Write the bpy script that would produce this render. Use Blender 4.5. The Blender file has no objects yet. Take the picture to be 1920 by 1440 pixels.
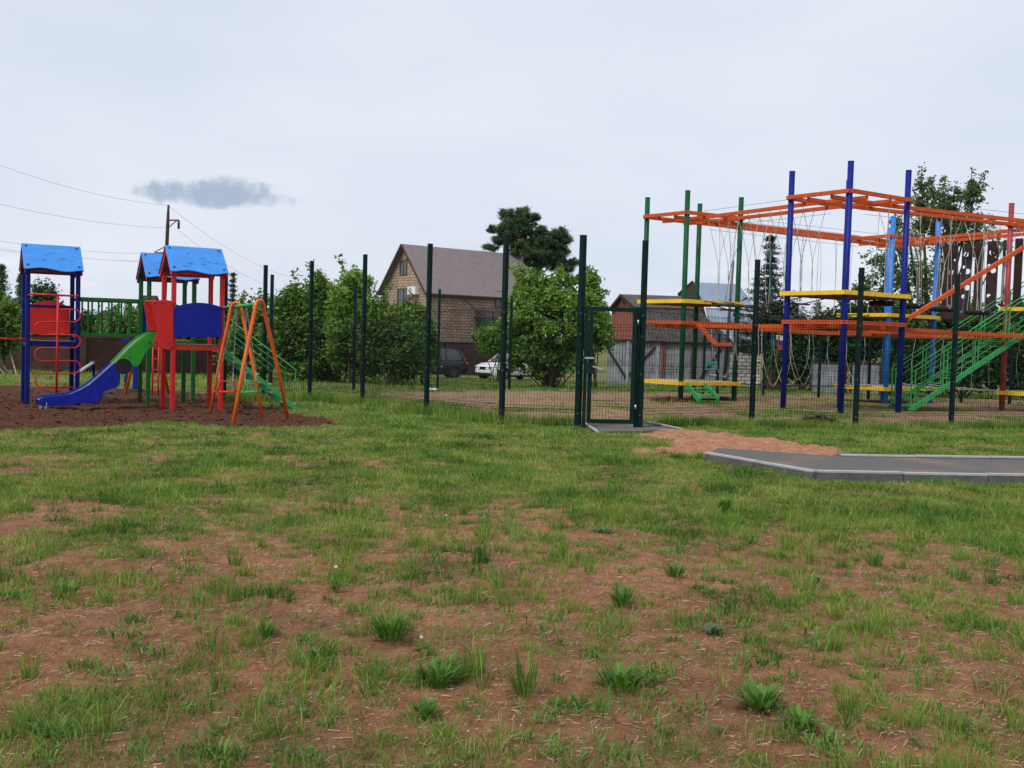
import bpy, math, random
import numpy as np
from mathutils import Vector, Matrix
random.seed(7)
RNG = np.random.default_rng(11)
SC = bpy.context.scene
COL = SC.collection

# ------------------------------------------------------------------ camera
FPX, EYE, ROLL = 1920.0, 1.45, 0.028
PITCH = math.atan(84/1920)
Fv = Vector((0, math.cos(PITCH), -math.sin(PITCH)))
U0 = Vector((0, math.sin(PITCH), math.cos(PITCH)))
Xv = Vector((1, 0, 0))
Rv = Xv*math.cos(ROLL) + U0*math.sin(ROLL)
Uv = U0*math.cos(ROLL) - Xv*math.sin(ROLL)
CAM = Vector((0, 0, EYE))
cd = bpy.data.cameras.new('camera')
cam = bpy.data.objects.new('camera', cd); COL.objects.link(cam)
cam.matrix_world = Matrix(((Rv.x, Uv.x, -Fv.x, 0), (Rv.y, Uv.y, -Fv.y, 0), (Rv.z, Uv.z, -Fv.z, EYE), (0, 0, 0, 1)))
cd.sensor_width = 36; cd.lens = 36*FPX/1920; cd.clip_start = 0.05; cd.clip_end = 6000
SC.camera = cam
SC.render.resolution_x = 1024; SC.render.resolution_y = 768

# ------------------------------------------------------------------ sky and sun
SUN_EL, SUN_ROT = math.radians(52), math.radians(215)
w = bpy.data.worlds.new('World'); SC.world = w; w.use_nodes = True
nt = w.node_tree; nt.nodes.clear()
def N(nt, t, **k):
    n = nt.nodes.new(t)
    for a, b in k.items():
        if a.startswith('i_'):
            n.inputs[int(a[2:]) if a[2:].isdigit() else a[2:]].default_value = b
        else: setattr(n, a, b)
    return n
def LK(nt, a, b): nt.links.new(a, b)
def ramp(nt, fac, stops, interp='LINEAR'):
    r = N(nt, 'ShaderNodeValToRGB'); e = r.color_ramp.elements; r.color_ramp.interpolation = interp
    while len(e) < len(stops): e.new(0.5)
    for i, (p, c) in enumerate(stops):
        e[i].position = p; e[i].color = (*c, 1) if len(c) == 3 else c
    if fac is not None: LK(nt, fac, r.inputs[0])
    return r.outputs[0]
def mixc(nt, f, a, b, mode='MIX'):
    m = N(nt, 'ShaderNodeMix', data_type='RGBA', blend_type=mode)
    for s, v in ((0, f), (6, a), (7, b)):
        if isinstance(v, (int, float)): m.inputs[s].default_value = v
        elif isinstance(v, tuple): m.inputs[s].default_value = (*v, 1)
        else: LK(nt, v, m.inputs[s])
    return m.outputs[2]
def mth(nt, op, a, b=None, c=None, clamp=False):
    m = N(nt, 'ShaderNodeMath', operation=op, use_clamp=clamp)
    for i, v in enumerate((a, b, c)):
        if v is None: continue
        if isinstance(v, (int, float)): m.inputs[i].default_value = v
        else: LK(nt, v, m.inputs[i])
    return m.outputs[0]
sky = N(nt, 'ShaderNodeTexSky', sky_type='NISHITA', sun_disc=False, sun_elevation=SUN_EL, sun_rotation=SUN_ROT)
tc = N(nt, 'ShaderNodeTexCoord')
mp = N(nt, 'ShaderNodeMapping'); mp.inputs['Scale'].default_value = (1, 1, 3.2); LK(nt, tc.outputs['Generated'], mp.inputs[0])
n1 = N(nt, 'ShaderNodeTexNoise'); n1.inputs['Scale'].default_value = 2.2; n1.inputs['Detail'].default_value = 5; n1.inputs['Roughness'].default_value = .5
LK(nt, mp.outputs[0], n1.inputs[0])
over = ramp(nt, n1.outputs[0], [(.3, (.50, .55, .65)), (.5, (.56, .60, .68)), (.7, (.62, .65, .715))])
sp = N(nt, 'ShaderNodeSeparateXYZ'); LK(nt, tc.outputs['Generated'], sp.inputs[0])
# bright broken streaks low over the horizon
mp2 = N(nt, 'ShaderNodeMapping'); mp2.inputs['Scale'].default_value = (7, 7, 42); LK(nt, tc.outputs['Generated'], mp2.inputs[0])
n2 = N(nt, 'ShaderNodeTexNoise'); n2.inputs['Scale'].default_value = 1.0; n2.inputs['Detail'].default_value = 6
LK(nt, mp2.outputs[0], n2.inputs[0])
lowm = N(nt, 'ShaderNodeMapRange'); LK(nt, sp.outputs[2], lowm.inputs[0]); lowm.inputs[1].default_value = .1; lowm.inputs[2].default_value = .02
st = N(nt, 'ShaderNodeMapRange'); LK(nt, n2.outputs[0], st.inputs[0]); st.inputs[1].default_value = .5; st.inputs[2].default_value = .68
over = mixc(nt, mth(nt, 'MULTIPLY', mth(nt, 'MULTIPLY', lowm.outputs[0], st.outputs[0]), .55), over, (.80, .80, .83))
# one small darker cloud of its own
def cdir(px, py): return (Fv*FPX + Rv*(px-960) + Uv*(720-py)).normalized()
C0 = cdir(405, 368); CR = Vector((0, 0, 1)).cross(C0).normalized(); CU = C0.cross(CR)
def dotv(v):
    d = N(nt, 'ShaderNodeVectorMath', operation='DOT_PRODUCT'); LK(nt, tc.outputs['Generated'], d.inputs[0]); d.inputs[1].default_value = v; return d.outputs['Value']
n3 = N(nt, 'ShaderNodeTexNoise'); n3.inputs['Scale'].default_value = 30; n3.inputs['Detail'].default_value = 6; n3.inputs['Roughness'].default_value = .6
LK(nt, tc.outputs['Generated'], n3.inputs[0])
cx_ = mth(nt, 'DIVIDE', dotv(CR), .070); cy_ = mth(nt, 'DIVIDE', dotv(CU), .016)
cy2 = mth(nt, 'MAXIMUM', cy_, mth(nt, 'MULTIPLY', cy_, -1.45))
rad = mth(nt, 'ADD', mth(nt, 'POWER', mth(nt, 'ABSOLUTE', cx_), 2.4), mth(nt, 'POWER', mth(nt, 'ABSOLUTE', cy2), 2))
rr = mth(nt, 'ADD', rad, mth(nt, 'MULTIPLY', mth(nt, 'SUBTRACT', n3.outputs[0], .5), 3.6))
cm = N(nt, 'ShaderNodeMapRange', interpolation_type='SMOOTHERSTEP'); LK(nt, rr, cm.inputs[0]); cm.inputs[1].default_value = 1.45; cm.inputs[2].default_value = .1
cm.inputs[3].default_value = 0; cm.inputs[4].default_value = 1
front = mth(nt, 'GREATER_THAN', dotv(C0), 0)
over = mixc(nt, mth(nt, 'MULTIPLY', mth(nt, 'MULTIPLY', cm.outputs[0], front), .92), over, (.29, .35, .46))
bg1 = N(nt, 'ShaderNodeBackground'); LK(nt, sky.outputs[0], bg1.inputs[0]); bg1.inputs[1].default_value = .07
bg2 = N(nt, 'ShaderNodeBackground'); LK(nt, over, bg2.inputs[0]); bg2.inputs[1].default_value = 1.0
ms = N(nt, 'ShaderNodeMixShader'); ms.inputs[0].default_value = .94
LK(nt, bg1.outputs[0], ms.inputs[1]); LK(nt, bg2.outputs[0], ms.inputs[2])
wo = N(nt, 'ShaderNodeOutputWorld'); LK(nt, ms.outputs[0], wo.inputs[0])
sl = bpy.data.lights.new('sun', 'SUN'); sl.energy = 2.0; sl.angle = math.radians(14); sl.color = (1, .96, .9)
so = bpy.data.objects.new('sun', sl); COL.objects.link(so)
sd = Vector((math.sin(SUN_ROT)*math.cos(SUN_EL), math.cos(SUN_ROT)*math.cos(SUN_EL), math.sin(SUN_EL)))
so.rotation_euler = sd.to_track_quat('Z', 'Y').to_euler(); so.location = (0, 0, 30)
SC.view_settings.view_transform = 'Standard'; SC.view_settings.look = 'None'
SC.view_settings.exposure = 0.45; SC.view_settings.gamma = 1

# ------------------------------------------------------------------ noise and terrain
def _h(ix, iy, s):
    n = (ix*374761393 + iy*668265263 + s*982451653) & 0x7fffffff
    n = ((n ^ (n >> 13))*1274126177) & 0x7fffffff
    return ((n ^ (n >> 16)) & 0xffff)/65535.0
def vnoise(x, y, s=0):
    x = np.asarray(x, float); y = np.asarray(y, float)
    ix = np.floor(x).astype(np.int64); iy = np.floor(y).astype(np.int64)
    fx = x-ix; fy = y-iy; fx = fx*fx*(3-2*fx); fy = fy*fy*(3-2*fy)
    a = _h(ix, iy, s); b = _h(ix+1, iy, s); c = _h(ix, iy+1, s); d = _h(ix+1, iy+1, s)
    return (a*(1-fx)+b*fx)*(1-fy) + (c*(1-fx)+d*fx)*fy
def fbm(x, y, s=0, o=4):
    t = 0; a = .5; n = 0
    for i in range(o):
        t = t + a*vnoise(x*2**i+17.3*i, y*2**i-9.1*i, s+i); n += a; a *= .5
    return t/n
def sstep(a, b, x):
    t = np.clip((x-a)/(b-a), 0, 1); return t*t*(3-2*t)
TY = [-50, 0, 16, 21, 34, 62, 90, 5000]; TZ = [0, 0, 0, -.12, -.25, -1.0, -1.2, -1.2]
def zbase(y): return np.interp(y, TY, TZ)
def ray(px, py): return Fv*FPX + Rv*(px-960) + Uv*(720-py)
def W(px, py, d):                      # the point seen at a pixel, d metres ahead
    r = ray(px, py); return CAM + r*(d/r.y)
def G(px, py, z=None):                 # the point of the ground seen at a pixel
    r = ray(px, py)
    if r.z >= -1e-6: return CAM + r*(80/r.y)
    zz = 0.0 if z is None else z
    for _ in range(30):
        t = (zz-EYE)/r.z; p = CAM+r*t
        if z is not None: break
        zz = .5*zz+.5*float(zbase(p.y))
    return CAM+r*((zz-EYE)/r.z)
def proj(p):
    d = Vector(p)-CAM; k = FPX/d.dot(Fv); return 960+d.dot(Rv)*k, 720-d.dot(Uv)*k
def topz(P, py):                       # height at which the vertical through P meets pixel row py
    lo, hi = -3.0, 30.0
    for _ in range(40):
        m = (lo+hi)/2
        if proj((P[0], P[1], m))[1] > py: lo = m
        else: hi = m
    return lo
def onplane(px, py, P, v):             # pixel onto the vertical plane through P along v
    n = Vector((-v.y, v.x, 0)); r = ray(px, py); t = (Vector((P[0], P[1], 0))-CAM).dot(n)/r.dot(n); return CAM+r*t
def inpoly(x, y, poly):
    ins = np.zeros(x.shape, bool); n = len(poly)
    for i in range(n):
        x1, y1 = poly[i]; x2, y2 = poly[(i+1) % n]
        c = ((y1 > y) != (y2 > y)) & (x < (x2-x1)*(y-y1)/((y2-y1) if y2 != y1 else 1e-9)+x1); ins ^= c
    return ins
def gp(pts): return [tuple(G(a, b).xy) for a, b in pts]
MULCH = gp([(-500, 812), (-200, 808), (60, 806), (200, 800), (300, 792), (400, 799), (520, 803), (600, 801), (642, 795), (600, 782), (520, 768), (470, 752), (430, 740), (300, 730), (120, 724), (0, 721), (-300, 718), (-500, 716)])
DIRT = gp([(690, 738), (850, 733), (1100, 735), (1400, 738), (1700, 745), (2300, 755), (2300, 815), (1900, 800), (1500, 800), (1300, 794), (1150, 791), (1010, 788), (940, 775), (830, 757), (700, 745)])
SANDP = gp([(1190, 815), (1220, 811), (1280, 809), (1330, 811), (1420, 821), (1500, 832), (1560, 841), (1610, 857), (1500, 862), (1330, 854), (1210, 856), (1190, 850), (1255, 840), (1262, 828), (1220, 821), (1190, 819)])
PATCH = [(p, q, G(p, q), a, b) for p, q, a, b in [(450, 857, 320, 9), (60, 868, 110, 26), (620, 868, 110, 7), (100, 905, 60, 9), (1270, 1000, 230, 45), (880, 975, 190, 35), (80, 960, 130, 35),
         (1080, 1090, 160, 60), (420, 1090, 260, 60), (250, 1185, 170, 50), (1350, 1290, 330, 50), (1150, 1060, 140, 40), (1700, 1060, 160, 25), (1760, 1240, 150, 50), (600, 960, 120, 25), (1620, 1010, 120, 18),
         (1020, 1350, 200, 40), (640, 1180, 120, 70), (1450, 870, 0, 0), (1850, 1130, 90, 40), (870, 1010, 130, 25), (1830, 835, 110, 6), (500, 820, 60, 4), (1650, 1400, 200, 30), (90, 1230, 110, 30)] if a]
GREEN = [(p, q, G(p, q), a, b) for p, q, a, b in [(560, 985, 150, 40), (1100, 950, 220, 25), (1500, 1040, 130, 30), (1400, 950, 300, 30), (1800, 960, 200, 25), (1240, 1170, 60, 20), (300, 985, 120, 28), (1080, 1180, 110, 40), (1180, 1270, 120, 30), (820, 1270, 60, 20), (730, 1200, 50, 22), (1730, 1000, 160, 25), (200, 1000, 90, 25),
         (130, 1400, 260, 45), (600, 1400, 200, 45), (300, 1330, 200, 40), (1700, 1150, 200, 40), (1680, 1290, 120, 30)]]
PSX = lambda P: (P.y/FPX)
def blobs(x, y, L):
    m = np.zeros(x.shape)
    for p, q, P, a, b in L:
        rx = a*P.y/FPX; ry = abs(G(p, q+b).y-G(p, q-b).y)/2
        d = ((x-P.x)/rx)**2+((y-P.y)/ry)**2; m = np.maximum(m, np.exp(-d*.9))
    return m
def masks(x, y):
    """grass cover, mulch, sand, dirt for world positions"""
    wx = x+(fbm(x*1.1, y*1.1, 31)-.5)*1.1; wy = y+(fbm(x*1.1, y*1.1, 47)-.5)*1.6
    wf = np.clip(y/14, .25, 1); wx = x+(wx-x)*wf; wy = y+(wy-y)*wf
    fx = x+(fbm(x*5, y*5, 5)-.5)*.3; fy = y+(fbm(x*5, y*5, 9)-.5)*.5
    mu = inpoly((wx*.5+fx*.5), (wy*.5+fy*.5), MULCH).astype(float)
    sa = inpoly(fx, fy, SANDP).astype(float)
    di = inpoly(wx, wy+(fbm(x*.5, y*.5, 77)-.5)*3, DIRT)*sstep(.40, .53, fbm(x*.9, y*.6, 91)*.8+.16)
    c = np.interp(y, [0, 3.6, 4.2, 5.2, 6.8, 8.5, 10, 13, 17, 30], [.54, .49, .40, .36, .44, .62, .74, .79, .92, 1.0])
    c = c - blobs(x, y, PATCH)*.42 + blobs(x, y, GREEN)*.27
    n = fbm(x*2.3, y*1.6, 3, 5)*.36+fbm(x*8.5, y*7, 8, 4)*.64
    thr = .5+(.5-c)*.42
    g = sstep(thr-.08, thr+.06, n)
    g = g*(1-mu)*(1-sa)*(1-di*.93)
    return g, mu, sa, di
def gz(x, y, m=None):
    x = np.asarray(x, float); y = np.asarray(y, float)
    near = 1-sstep(20, 30, y)
    z = zbase(y)+near*((fbm(x*.45, y*.45, 60)-.5)*.07+(fbm(x*2.2, y*2.2, 61)-.5)*.045)
    if m is not None:
        g, mu, sa, di = m
        z = z+mu*(-.02+(fbm(x*3.2, y*3.2, 62, 4)-.5)*.17*(1-sstep(30, 40, y))+(fbm(x*8.5, y*8.5, 66, 3)-.5)*.11)+sa*(.02+(fbm(x*4, y*4, 63)-.5)*.13)
        z = z+near*(fbm(x*9, y*9, 64, 3)-.5)*.03
    return z

# ------------------------------------------------------------------ materials
M = {}
def mat(name, col, rough=.6, spec=.4, var=.12, vscale=6, bump=0, bscale=60, metal=0, dirt=0, trans=0):
    m = bpy.data.materials.new(name); m.use_nodes = True; t = m.node_tree; b = t.nodes['Principled BSDF']
    g = N(t, 'ShaderNodeTexCoord'); n = N(t, 'ShaderNodeTexNoise'); LK(t, g.outputs['Object'], n.inputs[0])
    n.inputs['Scale'].default_value = vscale; n.inputs['Detail'].default_value = 5
    lo = tuple(c*(1-var) for c in col); hi = tuple(min(1, c*(1+var)) for c in col)
    c = ramp(t, n.outputs[0], [(.3, lo), (.7, hi)])
    if dirt:
        n4 = N(t, 'ShaderNodeTexNoise'); LK(t, g.outputs['Object'], n4.inputs[0]); n4.inputs['Scale'].default_value = 3.1; n4.inputs['Detail'].default_value = 8; n4.inputs['Roughness'].default_value = .7
        f = N(t, 'ShaderNodeMapRange'); LK(t, n4.outputs[0], f.inputs[0]); f.inputs[1].default_value = .52; f.inputs[2].default_value = .75; f.inputs[4].default_value = dirt
        c = mixc(t, f.outputs[0], c, (.16, .12, .09))
    LK(t, c, b.inputs['Base Color'])
    b.inputs['Roughness'].default_value = rough; b.inputs['Specular IOR Level'].default_value = spec; b.inputs['Metallic'].default_value = metal
    if bump:
        n2 = N(t, 'ShaderNodeTexNoise'); LK(t, g.outputs['Object'], n2.inputs[0]); n2.inputs['Scale'].default_value = bscale; n2.inputs['Detail'].default_value = 4
        bp = N(t, 'ShaderNodeBump'); bp.inputs['Strength'].default_value = bump; bp.inputs['Distance'].default_value = .02; LK(t, n2.outputs[0], bp.inputs['Height']); LK(t, bp.outputs[0], b.inputs['Normal'])
    M[name] = m; return m
mat('fence_paint', (.003, .017, .016), .6, .12, .2, dirt=.04)
mat('wire_paint', (.003, .010, .010), .7, .1)
mat('post_blue', (.004, .010, .125), .5, .15, dirt=.05)
mat('slide_blue', (.003, .013, .24), .45, .22, dirt=.04)
mat('slide_green', (.025, .26, .02), .45, .25, dirt=.04)
mat('roof_blue', (.035, .22, .62), .5, .4, dirt=.0)
mat('toy_red', (.52, .02, .016), .45, .25, dirt=.05)
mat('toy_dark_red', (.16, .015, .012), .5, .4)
mat('toy_green', (.008, .10, .02), .5, .2, dirt=.05)
mat('swing_orange', (.64, .12, .018), .4, .3, dirt=.1)
mat('steel', (.5, .52, .55), .3, .5, metal=.8)
mat('chain', (.22, .23, .23), .5, .4, metal=.3)
mat('black_rubber', (.012, .012, .013), .75, .3, bump=.4)
mat('bolt_dark', (.03, .03, .035), .6)
mat('roof_worn', (.02, .05, .17), .7)
mat('course_green', (.003, .070, .026), .5, .2, .2, dirt=.03)
mat('course_blue', (.003, .014, .18), .5, .18, .2, dirt=.03)
mat('course_light_blue', (.02, .17, .56), .5, .4, .15, dirt=.08)
mat('course_red', (.3, .03, .035), .5, .4, .2, dirt=.1)
mat('beam_orange', (.50, .078, .014), .5, .25, .15, dirt=.08)
mat('beam_yellow', (.78, .50, .015), .5, .4, .1, dirt=.4)
mat('stair_green', (.03, .30, .075), .45, .4, .15, dirt=.1)
mat('deck_wood', (.22, .13, .07), .8, .2, .3, 12)
mat('deck_pale', (.42, .36, .3), .8, .2, .2, 12)
mat('rope', (.42, .42, .38), .9, .1)
mat('rope_teal', (.06, .22, .22), .9, .1)
mat('cable', (.03, .03, .032), .6, .3)
mat('board_brown', (.032, .016, .014), .6, .3, .3)
mat('kerb', (.10, .10, .103), .9, .2, .2, 8, bump=.4, dirt=.3)  # shaded front face painted in: same concrete as the top, made darker
mat('kerb_top', (.36, .36, .36), .9, .2, .1, 8, bump=.3, dirt=.12)  # paler tone for the light-catching top strip of the same kerb
mat('glass', (.04, .05, .06), .08, .8)
mat('white_plastic', (.7, .7, .68), .5)
mat('window_frame', (.12, .075, .05), .6)
mat('rust_metal', (.16, .055, .04), .6, .3, .2)
mat('dark_wood', (.045, .028, .02), .8, .2, .4, 4)
mat('utility_concrete', (.05, .045, .04), .9, .2, .2)
mat('wire_black', (.05, .05, .055), .7)
mat('bark', (.09, .065, .045), .9, .2, .35, 14, bump=.6, bscale=40)
mat('bark_pine', (.10, .055, .035), .9, .2, .35, 10, bump=.6, bscale=30)
mat('bark_pale', (.28, .25, .20), .9, .2, .3, 10)
mat('car_white', (.78, .79, .8), .25, .6, .03)
mat('car_dark', (.012, .013, .016), .25, .6, .1)
mat('tyre', (.015, .015, .015), .85, .2)
mat('rim', (.35, .36, .37), .35, .5, metal=.7)
mat('rim_dark', (.03, .03, .032), .5, .3)
mat('lamp_glass', (.55, .58, .6), .1, .8)
mat('plate', (.6, .6, .6), .5)
mat('flag_white', (.75, .75, .75), .8); mat('flag_blue', (.02, .04, .3), .8); mat('flag_red', (.55, .03, .03), .8)
mat('weathered_grey', (.30, .30, .31), .85, .2, .25, 5)
mat('fence_brown', (.055, .03, .026), .6, .3, .2)
mat('roof_metal_grey', (.22, .27, .36), .4, .5, .06, 2)
mat('seed_head', (.5, .49, .45), .9)
mat('yellow_petal', (.8, .55, .02), .7)
mat('teal_paint', (.03, .2, .2), .6)
mat('clod_dark', (.06, .04, .032), .95, .1, .5, 9, bump=.8, bscale=30)
mat('stone', (.38, .35, .31), .9, .2, .2)

def plank_mat(name, c1, c2, scale, bands='X'):
    m = mat(name, c1, .85, .2); t = m.node_tree; b = t.nodes['Principled BSDF']
    g = N(t, 'ShaderNodeTexCoord'); wv = N(t, 'ShaderNodeTexWave', wave_type='BANDS', bands_direction=bands, wave_profile='SAW')
    wv.inputs['Scale'].default_value = scale; wv.inputs['Distortion'].default_value = .15; LK(t, g.outputs['Object'], wv.inputs[0])
    n = N(t, 'ShaderNodeTexNoise'); n.inputs['Scale'].default_value = 2.2; n.inputs['Detail'].default_value = 8; LK(t, g.outputs['Object'], n.inputs[0])
    c = ramp(t, n.outputs[0], [(.3, c1), (.7, c2)])
    gap = ramp(t, wv.outputs[0], [(0, (.25, .25, .25)), (.09, (1, 1, 1)), (.95, (.85, .85, .85)), (1, (.25, .25, .25))])
    LK(t, mixc(t, 1.0, c, gap, 'MULTIPLY'), b.inputs['Base Color'])
    bp = N(t, 'ShaderNodeBump'); bp.inputs['Strength'].default_value = .5; bp.inputs['Distance'].default_value = .03; LK(t, wv.outputs[0], bp.inputs['Height']); LK(t, bp.outputs[0], b.inputs['Normal'])
plank_mat('grey_planks', (.17, .18, .20), (.33, .345, .37), 2.0)
plank_mat('slate_roof', (.05, .045, .043), (.11, .10, .095), 1.5)
plank_mat('red_sheet', (.26, .085, .065), (.32, .11, .085), 1.2, 'Y')
plank_mat('brown_fence_planks', (.05, .028, .025), (.085, .045, .04), 2.2, 'Z')
plank_mat('metal_sheet', (.24, .29, .37), (.33, .38, .46), 1.6)
plank_mat('dark_gable', (.03, .022, .02), (.07, .04, .035), 1.6, 'Z')

def brick_mat(name, cols, mortar, bw, bh, U):
    m = mat(name, cols[0], .9, .2); t = m.node_tree; b = t.nodes['Principled BSDF']
    g = N(t, 'ShaderNodeTexCoord'); s = N(t, 'ShaderNodeSeparateXYZ'); LK(t, g.outputs['Object'], s.inputs[0])
    gn = N(t, 'ShaderNodeNewGeometry')
    # horizontal run along either wall direction: u = dot(p, U) on long wall; -other on gable
    d1 = N(t, 'ShaderNodeVectorMath', operation='DOT_PRODUCT'); LK(t, g.outputs['Object'], d1.inputs[0]); d1.inputs[1].default_value = (U.x, U.y, 0)
    d2 = N(t, 'ShaderNodeVectorMath', operation='DOT_PRODUCT'); LK(t, g.outputs['Object'], d2.inputs[0]); d2.inputs[1].default_value = (-U.y, U.x, 0)
    nn = N(t, 'ShaderNodeVectorMath', operation='DOT_PRODUCT'); LK(t, gn.outputs['True Normal'], nn.inputs[0]); nn.inputs[1].default_value = (U.x, U.y, 0)
    f = mth(t, 'GREATER_THAN', mth(t, 'ABSOLUTE', nn.outputs['Value']), .5)
    u = mth(t, 'ADD', mth(t, 'MULTIPLY', d1.outputs['Value'], mth(t, 'SUBTRACT', 1, f)), mth(t, 'MULTIPLY', d2.outputs['Value'], f))
    cb = N(t, 'ShaderNodeCombineXYZ'); LK(t, u, cb.inputs[0]); LK(t, s.outputs[2], cb.inputs[1])
    br = N(t, 'ShaderNodeTexBrick'); LK(t, cb.outputs[0], br.inputs[0]); br.inputs['Scale'].default_value = 1; br.inputs['Brick Width'].default_value = bw; br.inputs['Row Height'].default_value = bh
    br.inputs['Mortar Size'].default_value = bh*.15; br.inputs['Color1'].default_value = (*cols[0], 1); br.inputs['Color2'].default_value = (*cols[1], 1); br.inputs['Mortar'].default_value = (*mortar, 1)
    n = N(t, 'ShaderNodeTexNoise'); n.inputs['Scale'].default_value = .7; n.inputs['Detail'].default_value = 6; LK(t, g.outputs['Object'], n.inputs[0])
    LK(t, mixc(t, 1.0, br.outputs[0], ramp(t, n.outputs[0], [(.3, (.8, .82, .86)), (.7, (1.25, 1.22, 1.2))]), 'MULTIPLY'), b.inputs['Base Color'])
    bp = N(t, 'ShaderNodeBump'); bp.inputs['Strength'].default_value = .6; bp.inputs['Distance'].default_value = .03; LK(t, br.outputs['Fac'], bp.inputs['Height']); bp.invert = True; LK(t, bp.outputs[0], b.inputs['Normal'])

def leaf_mat(name, cols, trans=.35, rough=.6, nscale=.9, patch=None):
    m = bpy.data.materials.new(name); m.use_nodes = True; t = m.node_tree; b = t.nodes['Principled BSDF']
    g = N(t, 'ShaderNodeNewGeometry'); tcx = N(t, 'ShaderNodeTexCoord')
    n = N(t, 'ShaderNodeTexNoise'); n.inputs['Scale'].default_value = nscale; n.inputs['Detail'].default_value = 3; LK(t, tcx.outputs['Object'], n.inputs[0])
    f = mth(t, 'ADD', mth(t, 'MULTIPLY', g.outputs['Random Per Island'], .5), mth(t, 'MULTIPLY', mth(t, 'SUBTRACT', n.outputs[0], .32), 1.35), clamp=True)
    k = len(cols); c = ramp(t, f, [(i/(k-1)*.9+.05, cc) for i, cc in enumerate(cols)])
    LK(t, c, b.inputs['Base Color']); b.inputs['Roughness'].default_value = rough; b.inputs['Specular IOR Level'].default_value = .25
    if trans:
        tr = N(t, 'ShaderNodeBsdfTranslucent'); LK(t, mixc(t, 1.0, c, (1.25, 1.3, .7), 'MULTIPLY'), tr.inputs[0])
        mx = N(t, 'ShaderNodeMixShader'); mx.inputs[0].default_value = trans; out = t.nodes['Material Output']
        LK(t, b.outputs[0], mx.inputs[1]); LK(t, tr.outputs[0], mx.inputs[2]); LK(t, mx.outputs[0], out.inputs[0])
    M[name] = m; return m
leaf_mat('grass', [(.022, .065, .015), (.066, .15, .023), (.145, .245, .038), (.25, .325, .065), (.42, .36, .17)], .3, nscale=1.3)
leaf_mat('straw', [(.16, .09, .055), (.26, .17, .105), (.40, .30, .20), (.20, .11, .07)], 0)
leaf_mat('leaf_mid', [(.025, .065, .018), (.075, .15, .034), (.16, .26, .055), (.27, .36, .085)], .3)
leaf_mat('leaf_bright', [(.035, .09, .02), (.10, .20, .038), (.20, .32, .065), (.30, .41, .11)], .35)
leaf_mat('leaf_dark', [(.014, .042, .014), (.035, .085, .022), (.07, .13, .035)], .2)
leaf_mat('leaf_pine', [(.016, .04, .02), (.045, .09, .036), (.11, .17, .065)], .1)
leaf_mat('leaf_spruce', [(.012, .028, .020), (.028, .05, .036), (.055, .085, .065)], .1)
leaf_mat('leaf_grey', [(.04, .08, .035), (.09, .15, .06), (.16, .23, .10)], .35)
leaf_mat('weed', [(.04, .11, .02), (.09, .20, .03), (.16, .29, .055)], .3, nscale=6)
leaf_mat('weed_grey', [(.05, .10, .06), (.09, .15, .10), (.13, .19, .13)], .2, nscale=6)

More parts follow.
